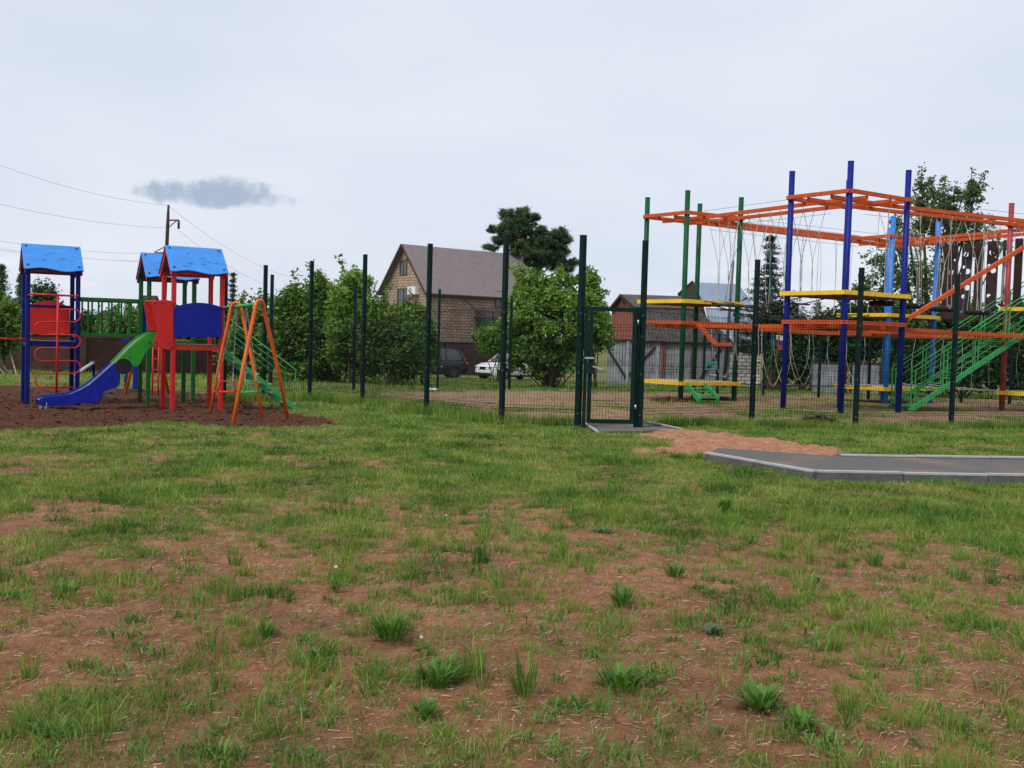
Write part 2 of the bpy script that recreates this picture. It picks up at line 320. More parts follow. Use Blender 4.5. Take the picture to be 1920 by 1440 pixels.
def ground_mat():
    m = bpy.data.materials.new('soil_and_turf'); m.use_nodes = True; t = m.node_tree; b = t.nodes['Principled BSDF']
    at = N(t, 'ShaderNodeVertexColor', layer_name='cover'); s = N(t, 'ShaderNodeSeparateColor'); LK(t, at.outputs[0], s.inputs[0])
    g = N(t, 'ShaderNodeTexCoord')
    def nz(sc, d=6, r=.6, mpS=None):
        n = N(t, 'ShaderNodeTexNoise'); n.inputs['Scale'].default_value = sc; n.inputs['Detail'].default_value = d; n.inputs['Roughness'].default_value = r
        LK(t, g.outputs['Object'], n.inputs[0]); return n.outputs[0]
    big = nz(.9, 4); mid = nz(7); fine = nz(45, 8, .75); vf = nz(170, 4, .8)
    soil = ramp(t, mixc(t, .35, mixc(t, .45, fine, vf), mid), [(.34, (.085, .040, .022)), (.44, (.23, .105, .053)), (.55, (.38, .19, .10)), (.68, (.55, .34, .20))])
    soil = mixc(t, .55, soil, ramp(t, big, [(.35, (.62, .60, .60)), (.65, (1.15, 1.08, 1.02))]), 'MULTIPLY')
    # fibrous straw flecks
    mpn = N(t, 'ShaderNodeMapping'); mpn.inputs['Scale'].default_value = (35, 110, 1); mpn.inputs['Rotation'].default_value = (0, 0, .4); LK(t, g.outputs['Object'], mpn.inputs[0])
    n5 = N(t, 'ShaderNodeTexNoise'); n5.inputs['Scale'].default_value = 1; n5.inputs['Detail'].default_value = 3; n5.inputs['Distortion'].default_value = 1.5; LK(t, mpn.outputs[0], n5.inputs[0])
    fl = N(t, 'ShaderNodeMapRange'); LK(t, n5.outputs[0], fl.inputs[0]); fl.inputs[1].default_value = .60; fl.inputs[2].default_value = .70
    soil = mixc(t, mth(t, 'MULTIPLY', fl.outputs[0], .5), soil, (.40, .29, .19))
    turf = ramp(t, mixc(t, .5, fine, mid), [(.3, (.05, .07, .02)), (.5, (.11, .15, .045)), (.68, (.24, .25, .09))])
    gm = N(t, 'ShaderNodeMapRange'); LK(t, s.outputs[0], gm.inputs[0]); gm.inputs[1].default_value = .0; gm.inputs[2].default_value = 1
    pos = N(t, 'ShaderNodeSeparateXYZ'); LK(t, g.outputs['Object'], pos.inputs[0])
    dm = N(t, 'ShaderNodeMapRange'); LK(t, pos.outputs[1], dm.inputs[0]); dm.inputs[1].default_value = 5; dm.inputs[2].default_value = 20; dm.inputs[3].default_value = .22; dm.inputs[4].default_value = .85
    c = mixc(t, mth(t, 'MULTIPLY', gm.outputs[0], dm.outputs[0]), soil, turf)
    mulch = ramp(t, mixc(t, .4, fine, nz(14, 6, .7)), [(.32, (.012, .007, .006)), (.45, (.050, .022, .012)), (.56, (.125, .054, .030)), (.72, (.25, .125, .075))])
    c = mixc(t, s.outputs[1], c, mulch)
    sand = ramp(t, mixc(t, .5, fine, mid), [(.36, (.16, .07, .035)), (.48, (.36, .17, .095)), (.64, (.52, .29, .17))])
    c = mixc(t, s.outputs[2], c, sand)
    dirt = ramp(t, mixc(t, .5, fine, nz(3.0)), [(.35, (.10, .055, .035)), (.5, (.27, .16, .105)), (.65, (.38, .26, .18))])
    c = mixc(t, mth(t, 'SUBTRACT', 1, at.outputs['Alpha']), c, dirt)
    LK(t, c, b.inputs['Base Color']); b.inputs['Roughness'].default_value = .95; b.inputs['Specular IOR Level'].default_value = .15
    bp = N(t, 'ShaderNodeBump'); bp.inputs['Strength'].default_value = 1.0; bp.inputs['Distance'].default_value = .045
    LK(t, mixc(t, .6, mid, mixc(t, .4, fine, vf)), bp.inputs['Height']); LK(t, bp.outputs[0], b.inputs['Normal'])
    M['ground'] = m
ground_mat()
def asphalt_mat():
    m = mat('asphalt', (.125, .118, .115), .9, .15, .35, 90, bump=.6, bscale=180); t = m.node_tree; b = t.nodes['Principled BSDF']
    g = N(t, 'ShaderNodeTexCoord'); n = N(t, 'ShaderNodeTexNoise'); n.inputs['Scale'].default_value = 1.1; n.inputs['Detail'].default_value = 7; LK(t, g.outputs['Object'], n.inputs[0])
    f = N(t, 'ShaderNodeMapRange'); LK(t, n.outputs[0], f.inputs[0]); f.inputs[1].default_value = .5; f.inputs[2].default_value = .68; f.inputs[4].default_value = .6
    old = b.inputs['Base Color'].links[0].from_socket
    LK(t, mixc(t, f.outputs[0], old, (.26, .17, .12)), b.inputs['Base Color'])
asphalt_mat()

# ------------------------------------------------------------------ object helpers
ORG = {}
def tag(o, label=None, cat=None, group=None, kind=None):
    if label: o['label'] = label
    if cat: o['category'] = cat
    if group: o['group'] = group
    if kind: o['kind'] = kind
    return o
def thing(name, loc, label, cat, group=None):
    o = bpy.data.objects.new(name, None); COL.objects.link(o); o.location = Vector(loc); o.empty_display_size = .2
    ORG[o.name] = Vector(loc); return tag(o, label, cat, group)
def link(name, me, m, parent=None, org=None):
    ms_ = m if isinstance(m, (list, tuple)) else [m]
    for q in ms_: me.materials.append(M[q] if isinstance(q, str) else q)
    o = bpy.data.objects.new(name, me); COL.objects.link(o)
    if parent: o.parent = parent; ORG[o.name] = ORG[parent.name]
    else: ORG[o.name] = Vector(org) if org is not None else Vector((0, 0, 0)); o.location = ORG[o.name]
    return o
V3 = Vector
class MB:
    def __init__(s): s.v = []; s.f = []; s.mi = []; s.sm = []; s.cur = 0
    def face(s, idx, sm=False): s.f.append(tuple(idx)); s.mi.append(s.cur); s.sm.append(sm)
    def hexa(s, c):
        b = len(s.v); s.v += [V3(p) for p in c]
        for q in ((0, 3, 2, 1), (4, 5, 6, 7), (0, 1, 5, 4), (1, 2, 6, 5), (2, 3, 7, 6), (3, 0, 4, 7)): s.face([b+i for i in q])
        return s
    def box(s, c, x, y, z):            # centre and three half-axis vectors
        c, x, y, z = V3(c), V3(x), V3(y), V3(z)
        return s.hexa([c-x-y-z, c+x-y-z, c+x+y-z, c-x+y-z, c-x-y+z, c+x-y+z, c+x+y+z, c-x+y+z])
    def bar(s, p, q, w_, h_=None, up=(0, 0, 1)):
        p, q = V3(p), V3(q); d = q-p; L = d.length; d.normalize(); up = V3(up)
        if abs(d.dot(up)) > .99: up = V3((0, 1, 0))
        sdv = d.cross(up).normalized(); u = sdv.cross(d); h_ = h_ or w_
        return s.box((p+q)/2, d*L/2, sdv*w_/2, u*h_/2)
    def tube(s, pts, r, n=8, cap=True):
        pts = [V3(p) for p in pts]; rs = r if isinstance(r, (list, tuple)) else [r]*len(pts); b0 = len(s.v)
        pv = None
        for i, p in enumerate(pts):
            d = (pts[min(i+1, len(pts)-1)]-pts[max(i-1, 0)]); d = d.normalized() if d.length > 1e-9 else V3((0, 0, 1))
            if pv is None: a = V3((1, 0, 0)) if abs(d.x) < .8 else V3((0, 1, 0)); a = (a-d*a.dot(d)).normalized()
            else:
                a = pv-d*pv.dot(d); a = a.normalized() if a.length > 1e-6 else V3((1, 0, 0))
            pv = a; b = d.cross(a)
            for k in range(n):
                t = 2*math.pi*(k+.5)/n; s.v.append(p+(a*math.cos(t)+b*math.sin(t))*rs[i])
        for i in range(len(pts)-1):
            for k in range(n):
                k2 = (k+1) % n; s.face((b0+i*n+k, b0+i*n+k2, b0+(i+1)*n+k2, b0+(i+1)*n+k), n > 5)
        if cap:
            s.face([b0+k for k in range(n)][::-1]); e = b0+(len(pts)-1)*n; s.face([e+k for k in range(n)])
        return s
    def prism(s, poly, off):           # planar outline extruded by off, centred
        off = V3(off); b = len(s.v); n = len(poly)
        s.v += [V3(p)-off/2 for p in poly]+[V3(p)+off/2 for p in poly]
        s.face(range(b, b+n)); s.face(list(range(b+n, b+2*n))[::-1])
        for i in range(n): j = (i+1) % n; s.face((b+i, b+j, b+n+j, b+n+i))
        return s
    def disc(s, c, nrm, r, th, n=20, r2=None):
        nrm = V3(nrm).normalized(); return s.tube([V3(c)-nrm*th/2, V3(c)+nrm*th/2], [r, r2 or r], n)
    def ball(s, c, r, n=8, m=6, sq=(1, 1, 1)):
        c = V3(c); b = len(s.v)
        for i in range(m+1):
            ph = math.pi*i/m
            for k in range(n):
                t = 2*math.pi*k/n; s.v.append(c+V3((r*sq[0]*math.sin(ph)*math.cos(t), r*sq[1]*math.sin(ph)*math.sin(t), r*sq[2]*math.cos(ph))))
        for i in range(m):
            for k in range(n): k2 = (k+1) % n; s.face((b+i*n+k, b+(i+1)*n+k, b+(i+1)*n+k2, b+i*n+k2), True)
        return s
    def build(s, name, m, parent=None, org=None, bevel=0, label=None):
        o_ = ORG[parent.name] if parent else (V3(org) if org is not None else V3((0, 0, 0)))
        me = bpy.data.meshes.new(name); me.from_pydata([tuple(v-o_) for v in s.v], [], s.f); 
        me.polygons.foreach_set('material_index', s.mi); me.polygons.foreach_set('use_smooth', s.sm)
        import bmesh
        bm = bmesh.new(); bm.from_mesh(me); bmesh.ops.recalc_face_normals(bm, faces=bm.faces); bm.to_mesh(me); bm.free()
        o = link(name, me, m, parent, o_)
        if bevel:
            md = o.modifiers.new('bevel', 'BEVEL'); md.width = bevel; md.segments = 2; md.limit_method = 'ANGLE'; md.angle_limit = .6
        if label: o['label'] = label
        return o
def np_mesh(name, V, F, m, parent=None, org=None, uv=None):
    o_ = ORG[parent.name] if parent else (V3(org) if org is not None else V3((0, 0, 0)))
    V = np.asarray(V, np.float32)-np.array(o_, np.float32); F = np.asarray(F, np.int32); k = F.shape[1]
    me = bpy.data.meshes.new(name); me.vertices.add(len(V)); me.vertices.foreach_set('co', V.ravel())
    me.loops.add(F.size); me.loops.foreach_set('vertex_index', F.ravel())
    me.polygons.add(len(F)); me.polygons.foreach_set('loop_start', np.arange(0, F.size, k, dtype=np.int32))
    me.update(calc_edges=True)
    return link(name, me, m, parent, o_)

# ------------------------------------------------------------------ ground
def axis(stops):
    out = [stops[0][0]]
    for (a, st0), (b, st1) in zip(stops[:-1], stops[1:]):
        x = out[-1]
        while x < b-1e-6:
            f = (x-a)/(b-a); x += st0*(1-f)+st1*f; out.append(min(x, b))
    return np.array(out)
gx = axis([(-2500, 400), (-60, 4), (-16, .3), (-9, .07), (9, .07), (18, .3), (60, 4), (2500, 400)])
gy = axis([(-60, 10), (0, .5), (3, .05), (10, .055), (18, .08), (27, .14), (40, .8), (90, 6), (3500, 500)])
GX, GY = np.meshgrid(gx, gy); fx_, fy_ = GX.ravel(), GY.ravel()
mk = masks(fx_, fy_); GZ = gz(fx_, fy_, mk)
nx, ny = len(gx), len(gy)
ii, jj = np.meshgrid(np.arange(nx-1), np.arange(ny-1)); a_ = (jj*nx+ii).ravel()
ground = np_mesh('ground', np.stack([fx_, fy_, GZ], 1), np.stack([a_, a_+1, a_+1+nx, a_+nx], 1), 'ground')
ground.data.polygons.foreach_set('use_smooth', np.ones(len(a_), bool))
ca = ground.data.color_attributes.new('cover', 'FLOAT_COLOR', 'POINT')
ca.data.foreach_set('color', np.stack([mk[0], mk[1], mk[2], 1-mk[3]], 1).astype(np.float32).ravel())
tag(ground, kind='structure')

# ------------------------------------------------------------------ asphalt path with kerb
def zk(p, z): return V3((p.x, p.y, z))
KZ = .10
k1, k2 = G(1325, 850, KZ), G(1530, 885, KZ); k3 = V3((7.2, 11.42, KZ)); k3b = V3((16, 11.9, KZ))
q2 = G(1575, 854, KZ); q1 = V3((2.75, 13.5, KZ)); q3 = V3((16, 14.1, KZ))
k1, k2 = zk(k1, KZ), zk(k2, KZ)
mb = MB(); outline = [k1, k2, k3, k3b, q3, q2, q1]
mb.prism([p+V3((0, 0, -.06)) for p in outline], (0, 0, .1)); path = tag(mb.build('path', 'asphalt'), kind='structure')
def kerb(mbk, mbt, pts, z, w_=.08, h_=.34):
    for a, b in zip(pts[:-1], pts[1:]):
        d = (b-a); L = d.length; d.normalize(); n = max(1, round(L/1.0))
        for i in range(n):
            p = a+d*(L*i/n+.006); q = a+d*(L*(i+1)/n-.006); dz = random.uniform(-.006, .006)
            mbk.bar(p+V3((0, 0, z-h_/2-.012+dz)), q+V3((0, 0, z-h_/2-.012+dz)), w_, h_)
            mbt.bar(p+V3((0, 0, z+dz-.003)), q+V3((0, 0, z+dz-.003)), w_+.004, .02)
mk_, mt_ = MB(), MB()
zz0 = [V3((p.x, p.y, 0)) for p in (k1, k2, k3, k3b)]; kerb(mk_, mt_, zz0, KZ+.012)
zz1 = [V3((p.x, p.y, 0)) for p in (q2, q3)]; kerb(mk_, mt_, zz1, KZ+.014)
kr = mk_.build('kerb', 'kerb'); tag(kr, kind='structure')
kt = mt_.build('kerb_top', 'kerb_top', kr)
ga = [G(1096, 799), G(1214, 799), G(1280, 810), G(1122, 813)]
mb = MB(); mb.prism([V3((p.x, p.y, float(gz(p.x, p.y))+.0)) for p in ga], (0, 0, .06)); tag(mb.build('gate_path', 'asphalt'), kind='structure')
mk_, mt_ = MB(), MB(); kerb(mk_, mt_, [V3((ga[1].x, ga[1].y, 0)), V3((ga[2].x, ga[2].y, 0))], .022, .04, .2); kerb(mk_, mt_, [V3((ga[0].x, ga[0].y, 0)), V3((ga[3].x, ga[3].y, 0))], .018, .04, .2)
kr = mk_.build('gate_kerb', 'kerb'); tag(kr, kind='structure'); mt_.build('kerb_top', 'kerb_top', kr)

# ------------------------------------------------------------------ grass
PATHP = [tuple(p.xy) for p in outline]; GATEP = [tuple(p.xy) for p in ga]
def blades(n, ylo, yhi, hmul, wid, per, clump, seg, tuft=0):
    """tufts of curved blades; returns V,F"""
    r = RNG; n = int(n*1.2)
    y = ylo+(yhi-ylo)*r.random(n*2); half = y*.57+1.7; x = (r.random(n*2)*2-1)*half
    keep = r.random(n*2) < half/(yhi*.57+1.7); x, y = x[keep], y[keep]
    g, mu, sa, di = masks(x, y)
    pr = np.where(tuft > 0, (1-mu)*(1-sa)*(1-.8*di)*(.30+.12*g)*np.interp(y, [0, 7.5, 11], [1, 1, .45])*(.25+1.1*sstep(.42, .62, fbm(x*1.1, y*1.1, 170))), 0)
    keep = (r.random(len(x)) < (pr if tuft else g*(.45+.52*sstep(.35, .6, fbm(x*3.1, y*3.1, 140)))+.05*(1-mu)*(1-sa))) & ~inpoly(x, y, PATHP) & ~inpoly(x, y, GATEP)
    x, y, g = x[keep], y[keep], g[keep]
    pm = fbm(x*1.3, y*1.3, 21); tall = sstep(.52, .68, pm)
    L = hmul*(.3+1.15*r.random(len(x))**2)*(.75+.9*tall)*(.7+.45*g) if not tuft else hmul*(.35+1.1*r.random(len(x))**1.8)
    cnt = np.maximum(2, (per*(.6+.8*r.random(len(x)))).astype(int))
    idx = np.repeat(np.arange(len(x)), cnt); m = len(idx)
    spread = clump*(.5+r.random(len(x)))[idx]
    an = r.random(m)*2*np.pi; rd = np.sqrt(r.random(m))*spread
    bx = x[idx]+np.cos(an)*rd; by = y[idx]+np.sin(an)*rd
    ln = L[idx]*(.55+.6*r.random(m)); lean = (.15+1.05*r.random(m)) if not tuft else .05+.6*r.random(m)**1.3; da = an+(r.random(m)-.5)*1.8
    mm = masks(bx, by); bz = gz(bx, by, mm)-.006
    fa = r.random(m)*np.pi; wx, wy = np.cos(fa)*wid/2*(.6+.8*r.random(m)), np.sin(fa)*wid/2*(.6+.8*r.random(m))
    dx, dy = np.cos(da), np.sin(da); S = seg; rows = []
    for k in range(S):
        t = k/S; hh = ln*(t-(lean**2)*.35*t*t); oo = ln*lean*t*t*1.05; ww = 1-t*.55
        rows.append(np.stack([bx+dx*oo-wx*ww, by+dy*oo-wy*ww, bz+hh], 1)); rows.append(np.stack([bx+dx*oo+wx*ww, by+dy*oo+wy*ww, bz+hh], 1))
    hh = ln*(1-(lean**2)*.35); oo = ln*lean*1.05
    rows.append(np.stack([bx+dx*oo, by+dy*oo, bz+hh], 1)); nv = 2*S+1
    V = np.stack(rows, 1).reshape(-1, 3); b = np.arange(m)*nv; F = []
    for k in range(S-1):
        F += [np.stack([b+2*k, b+2*k+1, b+2*k+3], 1), np.stack([b+2*k, b+2*k+3, b+2*k+2], 1)]
    F.append(np.stack([b+2*S-2, b+2*S-1, b+2*S], 1))
    return V, np.concatenate(F)
Vs, Fs, off = [], [], 0
import os
Q = 1.0
for args in [(9000, 2.9, 5.6, .026, .005, 9, .045, 1), (20000, 5.6, 10, .03, .008, 7, .055, 1), (26000, 10, 18, .036, .014, 6, .08, 1), (700, 2.8, 5.2, .10, .0034, 42, .045, 3, 1), (650, 2.8, 5.2, .06, .006, 26, .05, 2, 1), (2300, 5.2, 9.5, .10, .0042, 40, .055, 3, 1), (1900, 5.2, 9.5, .055, .008, 26, .07, 2, 1), (2200, 9.5, 15, .075, .009, 26, .08, 2, 1), (int(8000*Q), 2.9, 5.2, .082, .0038, 6, .028, 3), (int(15000*Q), 5.2, 8.5, .072, .0048, 7, .035, 3), (int(30000*Q), 8.5, 12.5, .058, .007, 7, .05, 2),
             (int(30000*Q), 12.5, 19, .058, .011, 7, .07, 2), (int(22000*Q), 19, 30, .075, .02, 6, .13, 1), (int(16000*Q), 30, 60, .11, .035, 6, .22, 1)]:
    V, F = blades(*args); Vs.append(V); Fs.append(F+off); off += len(V)
gr = np_mesh('grass', np.concatenate(Vs), np.concatenate(Fs), 'grass'); tag(gr, 'patchy green grass growing in tufts over reddish soil', 'grass', kind='stuff')
def tall_strip(poly_px, n, h):         # rougher grass along the foot of the fences
    pts = [G(*p) for p in poly_px]; V = []; F = []
    for i in range(n):
        k = random.randrange(len(pts)-1); p = pts[k].lerp(pts[k+1], random.random()); p = p+V3((random.gauss(0, .12), random.gauss(0, .12), 0))
        z = float(gz(p.x, p.y))-.01
        for j in range(7):
            a = random.uniform(0, 6.28); L = h*random.uniform(.4, 1.1); l = random.uniform(.05, .5)*L; f = random.uniform(0, 3.14); ww = .006
            bx, by = p.x+random.gauss(0, .03), p.y+random.gauss(0, .03); b = len(V)
            V += [(bx-math.cos(f)*ww, by-math.sin(f)*ww, z), (bx+math.cos(f)*ww, by+math.sin(f)*ww, z), (bx+math.cos(a)*l, by+math.sin(a)*l, z+L)]; F.append((b, b+1, b+2))
    return V, F
V, F = tall_strip([(430, 752), (500, 754), (578, 752), (679, 759), (799, 780), (940, 797), (1075, 799)], 1500, .24)
V2, F2 = tall_strip([(1240, 800), (1409, 799), (1603, 808), (1783, 803), (1960, 803)], 1500, .2)
off = len(V); tg = np_mesh('tall_grass', V+V2, [(a+off, b+off, c+off) for a, b, c in F2]+F, 'grass'); tag(tg, 'taller rough grass along the foot of the mesh fence', 'grass', kind='stuff')
# straw litter and pebbles
n = 60000; y = 3+9.5*RNG.random(n)**1.2; x = (RNG.random(n)*2-1)*(y*.57+1.2); g, mu, sa, di = masks(x, y)
kp = (RNG.random(n) < (1-g)*.9+.25) & ~inpoly(x, y, PATHP); x, y = x[kp], y[kp]; m = len(x); z = gz(x, y, masks(x, y))+.004
a = RNG.random(m)*np.pi*2; L = .008+.045*RNG.random(m)**2.5; ww = .0006+.0008*RNG.random(m); up = RNG.random(m)**3*.02
dx, dy = np.cos(a)*L/2, np.sin(a)*L/2; nx_, ny_ = -np.sin(a)*ww, np.cos(a)*ww
V = np.stack([np.stack([x-dx-nx_, y-dy-ny_, z], 1), np.stack([x+dx-nx_, y+dy-ny_, z+up], 1), np.stack([x+dx+nx_, y+dy+ny_, z+up+.002], 1), np.stack([x-dx+nx_, y-dy+ny_, z+.002], 1)], 1).reshape(-1, 3)
b = np.arange(m)*4; tag(np_mesh('straw_litter', V, np.stack([b, b+1, b+2, b+3], 1), 'straw'), 'dry straw and stalks strewn over the bare soil', 'straw', kind='stuff')
mb = MB()
for i in range(240):
    yy = 3.2+7*random.random()**1.5; xx = random.uniform(-1, 1)*yy*.5; r = random.uniform(.002, .006)
    mb.ball((xx, yy, float(gz(xx, yy, masks(np.array([xx]), np.array([yy])))[0])+r*.3), r, 6, 4, (1, random.uniform(.6, 1.2), .6))
tag(mb.build('pebbles', 'stone'), 'small pale pebbles lying on the soil', 'pebbles', kind='stuff')
# clods in the mulch bed
mb = MB(); c_ = 0
while c_ < 2600:
    xx, yy = random.uniform(-15, -2.5), random.uniform(15, 26); m1 = masks(np.array([xx]), np.array([yy]))
    if m1[1][0] > .5:
        r = random.uniform(.012, .035); mb.ball((xx, yy, float(gz(np.array([xx]), np.array([yy]), m1)[0])+r*.2), r, 6, 4, (random.uniform(.8, 1.8), random.uniform(.7, 1.3), .6)); c_ += 1
    else: c_ += .05
mat('clod', (.085, .036, .021), .95, .1, .5, 9, bump=.8, bscale=30)
tag(mb.build('soil_clods', 'clod'), 'crumbly brown clods covering the bed under the play tower', 'soil', kind='stuff')

def weed(name, px, py, R, n, L, wd, m, label, cat, upright=.4, flower=None, group=None):
    P = G(px, py); P.z = float(gz(P.x, P.y, masks(np.array([P.x]), np.array([P.y])))[0]); t = thing(name, P, label, cat, group)
    V = []; F = []
    for i in range(n):
        a = random.uniform(0, 6.28); l = L*random.uniform(.6, 1.15); up = upright*random.uniform(.5, 1.4); s = wd*random.uniform(.7, 1.2)
        bx, by = P.x+math.cos(a)*R*random.random(), P.y+math.sin(a)*R*random.random(); px_, py_ = -math.sin(a), math.cos(a); b = len(V)
        prof = [(0, .25), (.35, .8), (.65, 1.0), (.88, .6), (1, .04)]
        for tt, wv in prof:
            ho = l*(tt*(1-up*.4)); ve = l*(up*tt*1.3-.45*up*tt*tt*1.2)+.004
            for sg in (-1, 1): V.append((bx+math.cos(a)*ho+px_*s*wv*sg, by+math.sin(a)*ho+py_*s*wv*sg, P.z+ve+abs(sg)*0.002))
        for k in range(4): F.append((b+2*k, b+2*k+1, b+2*k+3, b+2*k+2))
    np_mesh('leaves', V, F, m, t)
    if flower:
        for (fx, fy, h, r, fm) in flower:
            q = P+V3((fx, fy, 0)); MB().tube([q, q+V3((.004, 0, h))], .0018, 5).build('stalk', 'weed', t)
            MB().ball(q+V3((.004, 0, h+r)), r, 10, 8).build('seed_head' if fm == 'seed_head' else 'flower', fm, t)
    return t
weed('rosette_weed', 1130, 1000, .02, 26, .11, .009, 'weed_grey', 'grey green rosette weed with long flat leaves in the bare patch', 'weed', .35)
weed('leafy_weed', 1425, 1330, .05, 60, .12, .010, 'weed', 'big dark green leafy weed on bare soil at lower right', 'weed', .9)
weed('leafy_weed', 1500, 1372, .035, 44, .10, .008, 'weed', 'bright leafy weed close behind the bottom edge, right of the big dark weed', 'weed', .8)
weed('leafy_weed', 730, 1205, .07, 120, .12, .0065, 'weed', 'dense bushy green weed on bare soil left of centre', 'weed', 1.2)
weed('leafy_weed', 820, 1280, .07, 130, .10, .0065, 'weed', 'low spreading green weed below the bushy one left of centre', 'weed', .9)
weed('grass_clump', 985, 1300, .05, 110, .13, .003, 'grass', 'round clump of fine upright grass at lower centre', 'grass clump', 1.5)
weed('leafy_weed', 1165, 1285, .09, 120, .09, .006, 'weed', 'wide low weed mat right of the fine grass clump', 'weed', 1.0)
weed('leafy_weed', 1168, 1135, .05, 90, .10, .006, 'weed', 'bushy green weed on bare soil right of centre', 'weed', 1.2)
weed('grey_weed', 1332, 1187, .03, 26, .06, .012, 'weed_grey', 'small pale grey green weed below the bushy weed', 'weed', .7)
weed('leafy_weed', 1265, 1085, .05, 50, .075, .008, 'weed', 'light green weed pair tuft in the upper bare patch', 'weed', 1.1)
weed('leafy_weed', 500, 1195, .02, 26, .075, .009, 'weed', 'small upright leafy weed left of the dense bushy weed', 'weed', 1.3)
weed('leafy_weed', 1360, 962, .04, 60, .12, .009, 'weed', 'light yellow green weed standing out of the dense turf', 'weed', 1.2)
weed('leafy_weed', 800, 1340, .03, 30, .07, .012, 'weed', 'short broad leaved weed near the bottom edge at centre left', 'weed', 1.0)
weed('leafy_weed', 120, 1110, .1, 60, .08, .005, 'weed', 'dark green low weed in the turf at far left', 'weed', .9)
weed('dandelion', 628, 1112, .015, 14, .09, .010, 'weed', 'dandelion with one white seed head left of centre', 'dandelion', .9, [(0, 0, .13, .010, 'seed_head')])
weed('dandelion', 788, 1212, .01, 8, .06, .008, 'weed', 'dandelion with low white seed head beside the dense bushy weed', 'dandelion', .5, [(0, 0, .045, .009, 'seed_head')])
weed('dandelion', 835, 985, .01, 8, .07, .008, 'weed', 'small dandelion clock at the upper edge of the bare patch', 'dandelion', .6, [(0, 0, .05, .009, 'seed_head')])
WV, WF = [], []
R5 = random.Random(3)
for k in range(150):
    py = R5.uniform(930, 1440); px = R5.uniform(0, 1920); P = G(px, py); mq = masks(np.array([P.x]), np.array([P.y]))
    if mq[2][0] > 0 or inpoly(np.array([P.x]), np.array([P.y]), PATHP)[0]: continue
    P.z = float(gz(np.array([P.x]), np.array([P.y]), mq)[0]); sz = R5.uniform(.3, 1.0)
    for i in range(R5.randint(14, 60)):
        a = R5.uniform(0, 6.28); l = .085*sz*R5.uniform(.5, 1.15); up = R5.uniform(.2, 1.3); s_ = .0038*(.5+sz*.5)*R5.uniform(.6, 1.4)
        bx, by = P.x+R5.gauss(0, .045)*sz*1.3, P.y+R5.gauss(0, .045)*sz*1.3; qx, qy = -math.sin(a), math.cos(a); b = len(WV)
        for tt, wv in [(0, .25), (.4, .9), (.75, .9), (1, .04)]:
            ho = l*(tt*(1-up*.35)); ve = l*(up*tt*1.3-.5*up*tt*tt)+.004
            for sg in (-1, 1): WV.append((bx+math.cos(a)*ho+qx*s_*wv*sg, by+math.sin(a)*ho+qy*s_*wv*sg, P.z+ve))
        for k2 in range(3): WF.append((b+2*k2, b+2*k2+1, b+2*k2+3, b+2*k2+2))
tag(np_mesh('low_weeds', WV, WF, 'weed'), 'low leafy weeds dotted through the sparse foreground grass', 'weeds', kind='stuff')

# ------------------------------------------------------------------ mesh fences
def panel(parent, A, B, h, z0a, z0b, label=None, step=.05, r=.0033, bends=(.1, .5, .9)):
    """welded wire panel with V folds between two points"""
    mb = MB(); d = (B-A); L = d.length; dn = d.normalized(); nrm = V3((dn.y, -dn.x, 0))
    if nrm.y > 0: nrm = -nrm
    n = int(L/step); bz = []
    for f in bends:
        c = .1+f*(h-.2); bz += [(c-.05, 0), (c, .03), (c+.05, 0)]
    prof = [(0.0, 0)]+bz+[(h, 0)]
    for i in range(n+1):
        t = i/n; p = A.lerp(B, t); z0 = z0a+(z0b-z0a)*t
        mb.tube([V3((p.x, p.y, z0+z))+nrm*o for z, o in prof], r, 3, False)
    for z, o in bz+[(.02, 0), (h-.03, 0)]+[(.1+((a+b)/2)*(h-.2), 0) for a, b in zip(bends[:-1], bends[1:])]:
        mb.tube([V3((A.x, A.y, z0a+z))+nrm*(o+r*1.8), V3((B.x, B.y, z0b+z))+nrm*(o+r*1.8)], r*1.1, 3, False)
    return mb.build('mesh_panel', 'wire_paint', parent)
def fpost(parent, px, py, ptop, d=None, w_=.08, name='post'):
    P = G(px, py) if d is None else W(px, py, d); zt = topz(P, ptop); z0 = float(zbase(P.y))
    mb = MB(); mb.box((P.x, P.y, (z0-.3+zt)/2), (w_/2*.78, w_/2*.62, 0), (-w_/2*.62, w_/2*.78, 0), (0, 0, (zt-z0+.3)/2))
    o = mb.build(name, 'fence_paint', parent, bevel=.006)
    MB().box((P.x, P.y, zt+.006), (w_/2*.8, w_/2*.64, 0), (-w_/2*.64, w_/2*.8, 0), (0, 0, .006)).build('cap', 'bolt_dark', o)
    for zc in (.25, .95, 1.6, 1.95): MB().box((P.x-.01, P.y-w_*.62, z0+zc), (.018, 0, 0), (0, .012, 0), (0, 0, .02)).build('clamp', 'bolt_dark', o)
    return P, z0
ft = thing('mesh_fence', G(799, 779), 'dark green mesh fence with tall posts from the orange swing to the gate', 'fence')
LP = [fpost(ft, *a) for a in [(420, 748, 507), (494, 750, 498), (580, 751, 490), (679, 758, 478), (799, 779, 458), (940, 797, 440)]]
# spread the far posts so that the panels keep one width
gate_l = W(1083, 797, 17.4)
chain_ = [p[0] for p in LP]+[gate_l]
for A, B in zip(chain_[:-1], chain_[1:]): panel(ft, A, B, 2.03, float(zbase(A.y))+.03, float(zbase(B.y))+.03)
fr = thing('mesh_fence', G(1409, 797), 'dark green mesh fence with tall posts right of the gate before the rope course', 'fence')
gate_r = W(1199, 797, 17.55)
RP = [fpost(fr, *a) for a in [(1409, 797, 488), (1603, 807, 503), (1783, 803, 515), (1990, 806, 520)]]
chain_ = [gate_r]+[p[0] for p in RP]
for A, B in zip(chain_[:-1], chain_[1:]): panel(fr, A, B, 2.03, float(zbase(A.y))+.03, float(zbase(B.y))+.03)
